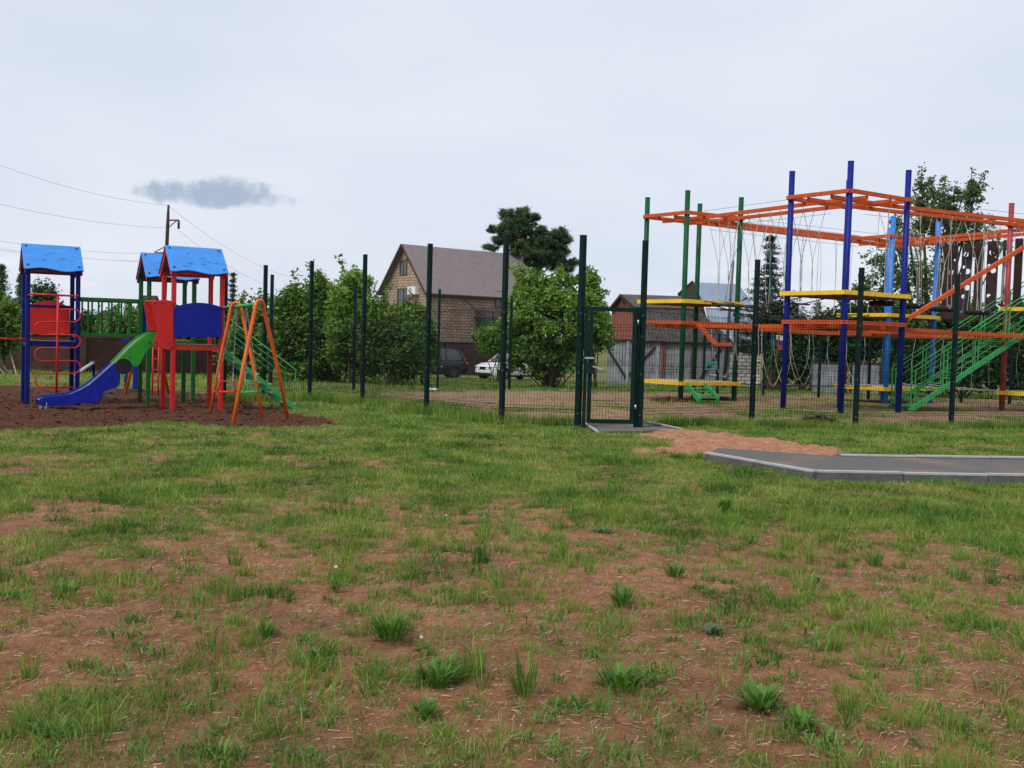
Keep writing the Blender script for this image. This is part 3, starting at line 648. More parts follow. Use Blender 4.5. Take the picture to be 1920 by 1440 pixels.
# gate
gt = thing('mesh_gate', (gate_l+gate_r)/2, 'dark green mesh gate in a square tube frame with chrome lock between two posts', 'gate')
P, z0 = fpost(gt, 1083, 797, 442, 17.4, .09, 'gate_post')
fpost(gt, 1199, 797, 452, 17.55, .08, 'gate_post')
gl2 = W(1104, 797, 17.4); gr1 = W(1184, 797, 17.5)
P2 = V3((gate_r.x-.075, gate_r.y, 0)); zt = topz(P2, 577)
MB().box((P2.x, P2.y, zt/2-.15), (.028, 0, 0), (0, .03, 0), (0, 0, zt/2+.15)).build('jamb', 'fence_paint', gt, bevel=.004)
MB().bar(V3((gl2.x-.09, gl2.y, -.2)), V3((gl2.x-.09, gl2.y, topz(gl2, 573))), .06, .06).build('jamb', 'fence_paint', gt, bevel=.004)
mb = MB(); a, b = V3((gl2.x-.01, gl2.y, 0)), V3((gr1.x+.0, gr1.y, 0)); zb, ztp = .06, topz(gl2, 575); zt2 = topz(gr1, 581)
mb.bar((a.x, a.y, zb), (a.x, a.y, ztp), .07); mb.bar((b.x, b.y, zb), (b.x, b.y, ztp), .07)
mb.bar((a.x+.035, a.y, zb+.035), (b.x-.035, b.y, zb+.035), .06, .07); mb.bar((a.x+.035, a.y, ztp-.035), (b.x-.035, b.y, ztp-.035), .06, .07)
lf = mb.build('gate_frame', 'fence_paint', gt, bevel=.003)
panel(gt, a+V3((.03, .01, 0)), b+V3((-.03, .01, 0)), ztp-zb-.06, zb+.03, zb+.03, bends=(.12, .88))
lk = MB().box((a.x+.0, a.y-.05, 1.0), (.09, 0, 0), (0, .03, 0), (0, 0, .1)).build('lock_box', 'fence_paint', gt, bevel=.006)
MB().bar((a.x+.04, a.y-.1, 1.03), (a.x+.2, a.y-.1, .98), .02, .025).build('handle', 'steel', lk, bevel=.004)
MB().bar((a.x-.1, a.y-.07, 1.17), (a.x+.06, a.y-.07, 1.17), .02, .03).build('latch_plate', 'steel', gt)
for zz in (.35, 1.8): MB().tube([(b.x+.05, b.y-.05, zz-.04), (b.x+.05, b.y-.05, zz+.04)], .014, 8).build('hinge', 'steel', gt)
# back fence of the enclosure
fb = thing('mesh_fence', G(1100, 735), 'low far mesh fence with thin dark posts closing the enclosure in front of the bushes', 'fence')
bp_ = [(507, 720, 515, 27.5), (663, 728, 531, 31), (820, 731, 542, 32.5), (955, 730, 555, 35), (1086, 731, 505, 35.5), (1196, 731, 600, 36), (1318, 733, 612, 36.5), (1345, 733, 625, 36.8), (1431, 736, 624, 36.5), (1535, 739, 609, 36), (1628, 742, 614, 35.5), (1712, 745, 601, 35), (1802, 748, 612, 34.5), (1893, 752, 620, 34), (1990, 754, 620, 33.5)]
BP = []
for px, py, pt, d in bp_:
    P = W(px, py, d); P.z = float(zbase(P.y)); BP.append(P); zt = topz(P, pt)
    MB().box((P.x, P.y, (P.z-.2+zt)/2), (.04, 0, 0), (0, .04, 0), (0, 0, (zt-P.z+.2)/2)).build('post', 'fence_paint', fb)
for k, (A, B) in enumerate(zip(BP[:-1], BP[1:])):
    panel(fb, A, B, 1.95, A.z+.05, B.z+.05, step=.1, r=.004)

# ------------------------------------------------------------------ play towers
u = V3((-.5, .866, 0)); v = V3((.866, .5, 0)); TW = .92
def tower_pts(px, py):
    b = G(px, py); b.z = 0; return dict(b=b, a=b+u*TW, d=b+v*TW, c=b+u*TW+v*TW)
T1, T2, T3 = tower_pts(51, 757), tower_pts(277, 758), tower_pts(323, 768)
pc = thing('play_tower', (T3['b']+T1['b'])/2, 'blue roofed play tower set with three turrets, plank bridge, slide and stairs on brown bedding', 'play tower')
def ztp(T, key, py): return topz(T[key], py)
def turret(T, pm, roof_top, eave, post_top):
    zE = topz(T['b'], post_top)
    for k in 'abcd':
        p = T[k]; MB().box((p.x, p.y, (zE-.35)/2+.0), v*.042, u*.042, (0, 0, (zE+.05+.35)/2+.02)).build('post', pm, pc, bevel=.012)
    # gable roof: ridge along v
    mid = (T['a']+T['b'])/2; zR = topz(T['b']+u*TW/2, roof_top); zL = zE-.02; ov = .13; ex = .09
    A0 = mid-v*ex; half = TW/2+ov; L = TW+2*ex; S = 18
    for sgn in (-1, 1):
        outer = -u if sgn < 0 else u
        nrm_ = (outer*(zR-zL)+V3((0, 0, 1))*half).normalized()
        # wavy lower edge
        pts = [A0+V3((0, 0, zR)), A0+v*L+V3((0, 0, zR))]
        for i in range(S+1):
            t = 1-i/S; w_ = .06*math.sin(t*math.pi*2.0*1.25+2.4) if 0.04 < t < .96 else .0
            f = 1+w_*.9
            pts.append(A0+v*L*t+outer*half*f+V3((0, 0, zR+(zL-zR)*f)))
        rp = MB().prism([p+nrm_*.012 for p in pts], nrm_*.02).build('roof_panel', 'roof_blue', pc)
        for t in (.07, .93):
            for q in (.1, .86): c0 = A0+v*L*t+outer*half*q+V3((0, 0, zR+(zL-zR)*q)); MB().disc(c0+nrm_*.03, nrm_, .022, .016, 10).build('bolt', 'bolt_dark', rp)
        if sgn < 0:
            for _ in range(7):
                t, q = random.uniform(.2, .85), random.uniform(.25, .85); c0 = A0+v*L*t+outer*half*q+V3((0, 0, zR+(zL-zR)*q))+nrm_*.0235
                dn = (outer*half+V3((0, 0, zL-zR))).normalized(); l = random.uniform(.02, .07); pts2 = [c0+v*(l*math.cos(a)*(1+.3*math.sin(3*a)))+dn*(.008*math.sin(a)+.004*math.sin(5*a)) for a in [k*6.283/12 for k in range(12)]]
                MB().prism(pts2, nrm_*.0015).build('paint_scuff', 'roof_worn', rp)
    for e in (0.0, TW):
        for sgn in (-1, 1):
            outer = -u if sgn < 0 else u; a0 = mid+v*(e+(-.05 if e == 0 else .05))
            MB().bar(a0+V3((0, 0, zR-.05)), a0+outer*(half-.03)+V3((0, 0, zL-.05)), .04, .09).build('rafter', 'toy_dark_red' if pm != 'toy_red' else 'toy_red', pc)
    for sgn, k1_, k2_ in ((-1, 'b', 'd'), (1, 'a', 'c')):
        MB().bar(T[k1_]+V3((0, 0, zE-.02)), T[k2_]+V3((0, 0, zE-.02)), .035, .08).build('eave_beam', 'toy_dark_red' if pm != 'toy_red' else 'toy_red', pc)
    return zE
turret(T1, 'post_blue', 458, 502, 503); turret(T2, 'toy_green', 475, 518, 519); turret(T3, 'toy_red', 462, 508, 508)
ZP = 1.2
def deck(T, m, zf):
    c = (T['a']+T['d'])/2; MB().box((c.x, c.y, zf), v*(TW/2-.045), u*(TW/2-.045), (0, 0, .02)).build('deck', 'deck_wood', pc)
    for p, q in (('b', 'd'), ('a', 'c'), ('a', 'b'), ('d', 'c')):
        d = (T[q]-T[p]).normalized()*.045; MB().bar(T[p]+d+V3((0, 0, zf-.055)), T[q]-d+V3((0, 0, zf-.055)), .04, .07).build('deck_beam', m, pc)
z3 = topz(T3['b'], 647)
deck(T1, 'post_blue', topz(T1['b'], 640)); deck(T2, 'toy_green', 1.22); deck(T3, 'toy_red', z3)
def px_poly(pts, P, ax, crop=None):
    out = []
    for x, y in pts:
        if crop: x, y = crop[0]+x/crop[2], crop[1]+y/crop[2]
        out.append(onplane(x, y, P, ax))
    return out
C1, C2 = (0, 430, 3.6), (220, 430, 3.6)
def arc_panel(P, ax, x0, x1, ytop_side, ytop_mid, ybot, crop):
    pts = []
    for i in range(15):
        t = i/14; pts.append((x0+(x1-x0)*t, ytop_side+(ytop_mid-ytop_side)*math.sin(math.pi*t)**.8))
    pts += [(x1, ybot-14), (x1-10, ybot), (x0+10, ybot), (x0, ybot-10)]; return px_poly(pts, P, ax, crop)
bo = MB().prism(arc_panel(T3['b']-u*.07, v, 383, 706, 528, 495, 728, C2), u*.025).build('wall_panel', 'slide_blue', pc, bevel=.004, label='dark blue arched front panel')
MB().prism(arc_panel(T1['a']-u*.0+u*-.06, v, 178, 470, 530, 482, 704, C1), u*.025).build('wall_panel', 'toy_red', pc, bevel=.004, label='red arched back panel')
bb = MB()
for x, y in ((393, 712), (693, 718), (393, 538), (693, 552)): p = onplane(C2[0]+x/3.6, C2[1]+y/3.6, T3['b']-u*.085, v); MB().disc(p-u*.004, u, .014, .01, 8).build('bolt', 'bolt_dark', bo)
# right side and inner walls of turret 3, turret 2
MB().prism([T2['c']-v*.0+V3((0, 0, 1.3)), T2['a']+V3((0, 0, 1.3)), T2['a']+V3((0, 0, 1.95)), (T2['a']+T2['c'])/2+V3((0, 0, 2.1)), T2['c']+V3((0, 0, 1.95))], u*.025).build('wall_panel', 'slide_blue', pc)
for x0, x1, yy in ((160, 489, 520), (160, 489, 757)):
    a, b = [onplane(C1[0]+x/3.6, C1[1]+yy/3.6, T1['a'], v) for x in (x0+10, x1-5)]; a.z = b.z = (a.z+b.z)/2; MB().bar(a-u*.06, b-u*.06, .04, .055).build('rail', 'post_blue', pc, bevel=.005)
a, b = T1['b']+V3((0, 0, topz(T1['b'], 641))), T1['d']+V3((0, 0, topz(T1['b'], 641))); MB().bar(a+v*.045, b-v*.045, .04, .05).build('rail', 'post_blue', pc, bevel=.005)
# slide entrance cheeks (red)
near = [(235, 492), (262, 480), (340, 478), (380, 486), (378, 795), (262, 796), (246, 786), (240, 768), (246, 740), (270, 700), (262, 640), (240, 560)]
pl = MB().prism(px_poly(near, T3['b']-u*.05, v, C2), u*.022).build('slide_cheek', 'toy_red', pc, bevel=.006)
far = [(178, 503), (190, 490), (225, 483), (310, 478), (330, 500), (325, 690), (215, 684), (205, 650)]
MB().prism(px_poly(far, T3['b']+u*.62, v, C2), u*.022).build('slide_cheek', 'toy_red', pc, bevel=.006)
bb = MB()
for x, y in ((262, 765), (345, 768), (250, 500), (300, 492), (372, 505)): p = onplane(C2[0]+x/3.6, C2[1]+y/3.6, T3['b']-u*.062, v); MB().disc(p, u, .016, .016, 8).build('bolt', 'toy_dark_red', pl)
MB().tube([onplane(C2[0]+190/3.6, C2[1]+487/3.6, T3['b']+u*.62, v), onplane(C2[0]+300/3.6, C2[1]+483/3.6, T3['b']-u*.05, v)], .018, 8).build('grab_bar', 'toy_red', pc)
# slide
sl_t = [(1062, 690), (1010, 700), (960, 725), (915, 760), (870, 800), (790, 885), (745, 925), (700, 965), (650, 1010), (600, 1050), (540, 1085), (470, 1112), (380, 1124), (300, 1132), (268, 1142), (256, 1165)]
sl_b = [(262, 1188), (300, 1195), (480, 1192), (520, 1178), (560, 1173), (640, 1174), (675, 1160), (692, 1130), (700, 1098), (740, 1082), (785, 1070), (808, 1045), (812, 1000), (808, 930), (870, 925), (920, 925), (950, 905), (963, 870), (985, 825), (1015, 800), (1045, 795), (1062, 760)]
def cutx(poly, x0, keep_left):
    out = []; n = len(poly); f = lambda p: (p[0]-745)*65-(p[1]-885)*105      # > 0 above the sloping colour joint
    for i in range(n):
        a, b = poly[i], poly[(i+1) % n]; fa, fb = f(a), f(b); ia, ib = ((fa < 0) == keep_left), ((fb < 0) == keep_left)
        if ia: out.append(a)
        if ia != ib: t = fa/(fa-fb); out.append((a[0]+(b[0]-a[0])*t, a[1]+(b[1]-a[1])*t))
    return out
full = sl_t+sl_b
shf = u*.52
slp = None
for side, P0 in (('near', T3['b']+u*.12), ('far', T3['b']+u*.64)):
    wpl = px_poly(full, T3['b']+u*.12, v, C1)
    # split along the colour joint
    lo = MB(); hi_ = MB(); cl_, cr_ = cutx(full, 768, True), cutx(full, 768, False)
    o2 = V3((0, 0, 0)) if side == 'near' else shf
    ob = MB().prism([p+o2 for p in px_poly(cl_, T3['b']+u*.12, v, C1)], u*.022).build('slide_side', 'slide_blue', pc, bevel=.004, label='blue lower slide side')
    og = MB().prism([p+o2 for p in px_poly(cr_, T3['b']+u*.12, v, C1)], u*.024).build('slide_side', 'slide_green', pc, bevel=.004, label='green upper slide side')
    if side == 'near':
        cc = onplane(C1[0]+835/3.6, C1[1]+925/3.6, T3['b']+u*.12, v); MB().disc(cc-u*.02, u, .148, .012, 32).build('wheel_disc', 'black_rubber', pc)
        bb = MB()
        for x, y in ((1007, 762), (877, 860), (733, 988), (593, 1093), (283, 1155)): p = onplane(C1[0]+x/3.6, C1[1]+y/3.6, T3['b']+u*.12, v); MB().disc(p-u*.016, u, .018, .012, 10).build('bolt', 'bolt_dark', og)
tp = px_poly([(x+ (4 if x > 400 else 0), y+16) for x, y in sl_t[:-1]], T3['b']+u*.12, v, C1); mb = MB()
for a, b in zip(tp[:-1], tp[1:]):
    n_ = (b-a).cross(u).normalized()
    mb.hexa([a+u*.012, b+u*.012, b+u*.508, a+u*.508, a+u*.012-n_*.008, b+u*.012-n_*.008, b+u*.508-n_*.008, a+u*.508-n_*.008])
mb.build('slide_bed', 'steel', pc)
for o2 in (.1, .42):
    e = onplane(C1[0]+(275 if o2 > .2 else 310)/3.6, C1[1]+1180/3.6, T3['b']+u*(o2+.02), v); MB().bar(e+V3((.0, 0, -.2)), e+V3((0, 0, .03)), .045, .02).build('slide_foot', 'steel', pc)
# snake climber on turret 1
Pp = T1['b']-u*.28; cr = C1
def oc(x, y): return onplane(cr[0]+x/3.6, cr[1]+y/3.6, Pp, v)
MB().tube([oc(391, 455), oc(386, 800), oc(381, 1110)], .021, 8).build('climber_pole', 'toy_red', pc)
rows = [540, 625, 712, 800, 888, 973, 1063]; path_ = [(393, 540)]
for i in range(6):
    y0, y1 = rows[i], rows[i+1]; right = i % 2 == 0; cx = 500 if right else 278; sg = 1 if right else -1
    if i == 0: cx = 500
    for k in range(9):
        t = -math.pi/2+math.pi*k/8; path_.append((cx+sg*43*math.cos(t), (y0+y1)/2+(y1-y0)/2*math.sin(t)))
path_.append((500, 1068))
MB().tube([oc(*p) for p in path_], .014, 8).build('climber_coil', 'toy_red', pc)
tr = [T1['b']+V3((0, 0, oc(200, 445).z))]; MB().tube([tr[0], oc(210, 437), oc(380, 443), oc(530, 452), T1['d']+V3((0, 0, oc(540, 452).z))], .02, 8).build('climber_top_bar', 'toy_red', pc)
# red bars leading out of frame to the left of turret 1
zb_ = topz(T1['b'], 637)
for o2 in (0, .45): a = T1['b']+u*o2; MB().tube([a+V3((0, 0, zb_)), a-v*.9+V3((0, 0, zb_+.02)), a-v*3.2+V3((0, 0, zb_-.1))], .02, 8).build('side_bar', 'toy_red', pc)
for k in range(6): a = T1['b']-v*(1.1+.35*k); MB().tube([a+V3((0, 0, zb_-.01*k)), a+u*.45+V3((0, 0, zb_-.01*k))], .013, 6).build('rung', 'toy_red', pc)
for o2 in (0, .45): a = T1['b']-v*3.2+u*o2; MB().tube([a+V3((0, 0, -.3)), a+V3((0, 0, zb_-.1))], .022, 8).build('bar_leg', 'toy_red', pc)
# bridge turret 1 - turret 2
zt_, zb2 = topz(T1['d'], 560), topz(T1['d'], 627)
for p, q in ((T1['d'], T2['b']), (T1['c'], T2['a'])):
    dd = (q-p).normalized()*.045
    MB().bar(p+dd+V3((0, 0, zt_)), q-dd+V3((0, 0, zt_)), .05, .07).build('bridge_rail', 'toy_green', pc, bevel=.005)
    MB().bar(p+dd+V3((0, 0, zb2)), q-dd+V3((0, 0, zb2)), .05, .055).build('bridge_rail', 'toy_green', pc, bevel=.005)
    for k in range(1, 7): c = p.lerp(q, k/7); MB().bar(c+V3((0, 0, zb2+.025)), c+V3((0, 0, zt_-.03)), .028).build('baluster', 'toy_green', pc)
mb = MB()
for k in range(14):
    t0, t1 = (k+.06)/14, (k+.94)/14; A0, A1 = T1['d'].lerp(T2['b'], t0), T1['d'].lerp(T2['b'], t1); B0, B1 = T1['c'].lerp(T2['a'], t0), T1['c'].lerp(T2['a'], t1); z = V3((0, 0, zb2-.06)); h = V3((0, 0, .03))
    mb.hexa([A0+z, A1+z, B1+z, B0+z, A0+z+h, A1+z+h, B1+z+h, B0+z+h])
mb.build('bridge_deck', 'deck_wood', pc)
# green stairs on the right of turret 3
s0 = T3['d'].lerp(T3['c'], .12)+v*.05; s1 = T3['d'].lerp(T3['c'], .88)+v*.05; run = 1.62
for s_ in (s0, s1):
    MB().bar(s_+V3((0, 0, z3-.05)), s_+v*run+V3((0, 0, -.18)), .035, .08).build('stair_stringer', 'stair_green', pc)
    MB().tube([s_+V3((0, 0, z3+.62)), s_+v*(run-.12)+V3((0, 0, .70)), s_+v*(run-.12)+V3((0, 0, .55)), s_+v*(run-.2)+V3((0, 0, -.2))], .014, 8).build('stair_rail', 'stair_green', pc)
    MB().tube([s_+V3((0, 0, z3+.36)), s_+v*(run-.12)+V3((0, 0, .42))], .012, 8).build('stair_rail', 'stair_green', pc)
    MB().tube([s_+v*.02+V3((0, 0, z3-.1)), s_+v*.02+V3((0, 0, z3+.64))], .014, 8).build('stair_rail_post', 'stair_green', pc)
for k in range(6):
    t = (k+.6)/6.3; c = (s0+s1)/2+v*run*t; z = (z3-.05)*(1-t)+(-.18)*t+.03; MB().box(c+V3((0, 0, z)), v*.085, u*(TW*.36), (0, 0, .014)).build('stair_tread', 'deck_pale', pc)
# red ladder and blue stand behind
lp = G(291, 741); 
for o2 in (-.055, .055): MB().tube([lp+V3((o2*1.3, 0, -.2)), lp+V3((o2*1.3, 0, 1.25))], .02, 8).build('ladder_rail', 'toy_red', pc)
for k in range(5): MB().tube([lp+V3((-.07, 0, .1+.26*k)), lp+V3((.07, 0, .1+.26*k))], .014, 8).build('ladder_rung', 'toy_red', pc)

# swing
sw = thing('swing_set', G(450, 785), 'orange A-frame swing set with green top bar and two chained cradle seats', 'swing')
beam0, beam1 = None, None
def arch(f1, f2, apex, nm):
    a, b = G(*f1), G(*f2); mid = (a+b)/2; top = onplane(apex[0], apex[1], mid, (b-a).normalized()); h = top.z; w2 = .11; ax = (b-a).normalized(); pts = [a+V3((0, 0, -.15))]
    ca = V3((top.x, top.y, 0)); 
    L0 = ca-ax*w2+V3((0, 0, h-.16)); R0 = ca+ax*w2+V3((0, 0, h-.16)); pts.append(a.lerp(L0, .5)); pts.append(L0)
    for k in range(1, 8): t = math.pi*k/8; pts.append(ca-ax*w2*math.cos(t)+V3((0, 0, h-.16+.16*math.sin(t))))
    pts += [R0, b.lerp(R0, .5), b+V3((0, 0, -.15))]; MB().tube(pts, .031, 10).build('a_frame', 'swing_orange', sw); return V3((top.x, top.y, h))
ap1 = arch((392, 773), (494, 777), (443, 567), 1); ap2 = arch((434, 794), (544, 788), (487, 563), 2)
dB = (ap1-ap2); dB.z = 0; dBn = dB.normalized(); zB = ap2.z-.055
print('AP', ap1, ap2, T3['d']); MB().tube([V3((ap2.x, ap2.y, zB))-dBn*.03, V3((ap1.x, ap1.y, zB)), V3((T3['d'].x, T3['d'].y, zB))], .028, 8).build('top_bar', 'stair_green', sw)
def chain(name, p, q, parent, r=.0035, mt='chain'):
    mb = MB(); d = q-p; n = max(3, int(d.length/.055)); ax = d.normalized(); s1_ = ax.cross(V3((0, 1, .1))).normalized(); s2_ = ax.cross(s1_)
    for i in range(n):
        c = p+d*((i+.5)/n); s_ = s1_ if i % 2 else s2_; hl = d.length/n*.62; mb.tube([c-ax*hl, c-ax*hl*.5+s_*.012, c+ax*hl*.5+s_*.012, c+ax*hl, c+ax*hl*.5-s_*.012, c-ax*hl*.5-s_*.012, c-ax*hl], r, 4, False)
    return mb.build(name, mt, parent)
perp = V3((-dBn.y, dBn.x, 0));
if perp.x < 0: perp = -perp
for (pxa, pxb, m_, off2) in ((402, 445, 'toy_red', -.35), (450, 488, 'stair_green', 0)):
    d_ = 18.9 if m_ == 'toy_red' else 17.9
    L_, R_ = W(pxa, 726, d_), W(pxb, 731, d_+.1); zs = (L_.z+R_.z)/2-.06; L_.z = R_.z = zs; ax = (R_-L_).normalized(); bk = V3((-ax.y, ax.x, 0))*.26
    st_ = MB().tube([L_-bk*.5, R_-bk*.5, R_+bk*.5, L_+bk*.5, L_-bk*.5], .016, 8).build('seat', m_, sw)
    MB().box((L_+R_)/2+V3((0, 0, -.005)), ax*((R_-L_).length*.36), bk*.38, (0, 0, .012)).build('seat_plate', m_, st_)
    up_ = V3((0, 0, .2)); MB().tube([L_-bk*.5+ax*.06, L_-bk*.5+up_+ax*.1, R_-bk*.5+up_-ax*.06, R_-bk*.5-ax*.02], .013, 8).build('guard_bar', m_, st_)
    for P_ in (L_+ax*.08, R_-ax*.08):
        j = P_+V3((0, 0, .38)); tt = (P_-ap2).dot(dBn); hx = V3((ap2.x, ap2.y, zB))+dBn*max(.15, min(tt, dB.length-.1))+perp*0
        topp = V3((P_.x*.55+hx.x*.45, P_.y*.55+hx.y*.45, zB-.03)) if False else hx+(P_-hx).normalized()*.03
        # each chain hangs from the bar above the seat
        chain('chain', topp, j, sw); chain('chain', j, P_-bk*.45+V3((0, 0, .2)), sw); chain('chain', j, P_+bk*.45, sw)
# a second orange arch far behind the slide
s2 = thing('swing_set', G(275, 738), 'thin orange arch of another swing seen behind the slide and ladder', 'swing')
a, b = G(233, 739), G(318, 738); mb = MB(); top = (a+b)/2+V3((0, 0, 2.25)); ax = (b-a).normalized()
mb.tube([a+V3((0, 0, -.1)), top-ax*.1+V3((0, 0, -.2)), top-ax*.06+V3((0, 0, -.06)), top, top+ax*.06+V3((0, 0, -.06)), top+ax*.1+V3((0, 0, -.2)), b+V3((0, 0, -.1))], .035, 8); mb.build('a_frame', 'swing_orange', s2)
q = V3((top.x, top.y, 0))*.07; mb = MB(); mb.tube([p+q for p in [a+V3((0, 0, -.1)), top-ax*.1+V3((0, 0, -.2)), top, top+ax*.1+V3((0, 0, -.2)), b+V3((0, 0, -.1))]], .035, 8); mb.build('a_frame', 'swing_orange', s2)
MB().tube([top+V3((0, 0, -.05)), top+q+V3((0, 0, -.05))], .028, 8).build('top_bar', 'stair_green', s2)
# inclined bench and blue stand
ib = thing('inclined_bench', G(160, 722), 'grey inclined exercise board on dark blue legs behind the blue turret', 'exercise bench')
A, B = W(134, 706, 24.5), W(176, 679, 24.8); MB().bar(A, B, .28, .03).build('board', 'weathered_grey', ib); MB().bar(A+V3((0, 0, -.03)), B+V3((0, 0, -.03)), .05, .04).build('frame', 'post_blue', ib)
MB().bar(B+V3((0, 0, -.02)), V3((B.x, B.y, -.45)), .05).build('leg', 'post_blue', ib); MB().bar(A+V3((-.02, 0, -.02)), V3((A.x-.02, A.y, -.45)), .05).build('leg', 'post_blue', ib)
MB().tube([B+V3((-.05, -.15, .03)), B+V3((.12, -.15, .03)), B+V3((.28, -.15, -.06))], .018, 6).build('foot_roller', 'black_rubber', ib)
bs = thing('twister_stand', G(245, 733), 'dark blue exercise post with small foot plate behind the black slide wheel', 'exercise stand')
P = G(254, 733); MB().bar(P+V3((0, 0, -.1)), P+V3((0, 0, 1.35)), .11).build('post', 'slide_blue', bs, bevel=.01); P2 = G(236, 733); MB().tube([P2+V3((0, 0, 0)), P2+V3((0, 0, .55))], .04, 8).build('spindle', 'post_blue', bs)
MB().box((P+P2)/2+V3((0, 0, .03)), (.3, 0, 0), (0, .15, 0), (0, 0, .02)).build('foot_plate', 'bolt_dark', bs)
MB().box(W(237, 634, P.y), (.1, 0, 0), (0, .02, 0), (0, 0, .1)).build('sign_plate', 'slide_blue', bs)

# ------------------------------------------------------------------ rope course
rc = thing('rope_course', G(1600, 760), 'large rope course of coloured poles joined by orange beams with yellow platforms', 'rope course')
def P2d(px, d, py=700): p = W(px, py, d); return V3((p.x, p.y, 0))
def base_x(px, py, d):
    p = W(px, py, d); return V3((p.x, p.y, 0))
TG = dict(L=base_x(1202, 742, 31), F=base_x(1276, 747, 29.8), R=base_x(1376, 748, 30.8), B=base_x(1300, 735, 32.2))
TB = dict(L=base_x(1468, 764, 26.8), F=base_x(1576, 770, 25.4), R=base_x(1684, 768, 26.7), B=base_x(1574.5, 757, 28.2))
TL = dict(L=base_x(1574, 745, 33.2), F=base_x(1660, 755, 31.7), R=base_x(1744, 750, 33.2), B=base_x(1655, 740, 34.7))
TR = dict(L=base_x(1878, 770, 29.5), F=V3((15.55, 28.2, 0)), R=V3((17.2, 29.4, 0)), B=V3((16.1, 30.8, 0)))
for T, m_, tops in ((TG, 'course_green', 5.88), (TB, 'course_blue', 6.08), (TL, 'course_light_blue', 5.65), (TR, 'course_red', 5.75)):
    for k in 'LFRB':
        p = T[k]; z0 = float(zbase(p.y))
        if T is TG: tz = topz(p, dict(L=371, F=358, R=371, B=382)[k])
        elif T is TB: tz = topz(p, dict(L=322, F=303, R=320, B=338)[k])
        elif T is TL: tz = topz(p, dict(L=425, F=405, R=415, B=427)[k])
        else: tz = topz(p, 382) if k == 'L' else 5.6
        o = MB().tube([p+V3((0, 0, z0-.3)), p+V3((0, 0, tz))], .075, 12).build('pole', m_, rc)
        if k != 'B' and T is not TL: MB().tube([p+V3((0, 0, tz)), p+V3((0, 0, tz+.012))], .079, 12).build('pole_cap', 'bolt_dark', o)
ZU = {'G': 5.24, 'B': 5.32, 'L': 4.95, 'R': 5.12}; ZL_ = {'G': 2.07, 'B': 2.10, 'L': 1.98, 'R': 1.98}
TT = {'G': TG, 'B': TB, 'L': TL, 'R': TR}
def lp2(T, a, b, t): return T[a].lerp(T[b], t)
def zz_(p, z): return V3((p.x, p.y, z))
def beam(p, q, h=.10, w_=.07, m_='beam_orange', nm='beam'): return MB().bar(p, q, w_, h).build(nm, m_, rc, bevel=.004)
def ring(key, Z, out=.09):
    T = TT[key]; c = (T['L']+T['R'])/2
    for a, b in (('L', 'F'), ('F', 'R'), ('R', 'B'), ('B', 'L')):
        p, q = T[a], T[b]; d = (q-p).normalized(); n_ = V3((d.y, -d.x, 0)); 
        if n_.dot((p+q)/2-c) < 0: n_ = -n_
        beam(zz_(p+n_*out-d*.05, Z), zz_(q+n_*out+d*.05, Z))
links = [('G', 'B', ('L', 'B'), ('F', 'R')), ('G', 'L', ('L', 'F'), ('B', 'R')), ('B', 'R', ('L', 'F'), ('B', 'R')), ('L', 'R', ('L', 'B'), ('F', 'R'))]
for Z, low in ((ZU, False), (ZL_, True)):
    for k in 'GBLR': ring(k, Z[k])
    for a, b, ea, eb in links:
        for t in (.3, .7):
            # across tower a, link, across tower b, as one straight-jointed run
            pts = [zz_(lp2(TT[a], *ea, t), Z[a]-.085), zz_(lp2(TT[a], *eb, t), Z[a]-.085), zz_(lp2(TT[b], *ea, t), Z[b]-.085), zz_(lp2(TT[b], *eb, t), Z[b]-.085)]
            for p, q in zip(pts[:-1], pts[1:]): beam(p, q, .10, .07)
            if low and t == .3 and False: pass
# orange outrigger under the green turret
p0 = W(1309, 608, 29.4); p1 = W(1343, 646, 29.0); p2_ = W(1371, 646, 29.0); beam(p0, p1, .1); beam(p1, p2_, .1)
# platforms
def platform(T, z, m_='beam_yellow', deckm='deck_wood', th=.11, grow=.16):
    c = (T['L']+T['R'])/2; P_ = [T[k]+(T[k]-c).normalized()*grow for k in 'LFRB']
    o = MB().prism([zz_(p, z-.02) for p in P_], (0, 0, .05)).build('platform_deck', deckm, rc)
    for i in range(4):
        a, b = P_[i], P_[(i+1) % 4]; d = (b-a).normalized(); n_ = V3((d.y, -d.x, 0))
        if n_.dot((a+b)/2-c) < 0: n_ = -n_
        MB().bar(zz_(a+n_*.03-d*.02, z-th/2+.01), zz_(b+n_*.03+d*.0, z-th/2+.01), .04, th).build('platform_edge', m_, rc, bevel=.004)
    if True:
        n = 5; 
        for i in range(n): t = (i+.5)/n; MB().bar(zz_(P_[0].lerp(P_[1], t), z-.085), zz_(P_[3].lerp(P_[2], t), z-.085), .05, .07).build('joist', 'deck_wood', rc)
platform(TG, topz(TG['F'], 562)); platform(TB, topz(TB['F'], 545)); platform(TL, topz(TL['F'], 588)); platform(TR, 2.75)
platform(TG, topz(TG['F'], 716), deckm='deck_pale'); platform(TL, topz(TL['F'], 727), deckm='deck_pale'); platform(TR, .35, deckm='deck_pale')
# little green ramp
rz = topz(TG['F'], 718); 
for (x0, y0), (x1, y1) in (((1288, 722), (1313, 752)), ((1322, 722), (1348, 750))):
    a = W(x0, y0, 29.6); b = W(x1, y1, 28.6); MB().bar(a, b, .05, .16).build('ramp_side', 'stair_green', rc)
for k in range(4): t = .15+.23*k; a = W(1288, 724, 29.6).lerp(W(1313, 750, 28.6), t); b = W(1322, 724, 29.6).lerp(W(1348, 750, 28.6), t); MB().bar(a, b, .12, .025).build('ramp_slat', 'stair_green', rc)
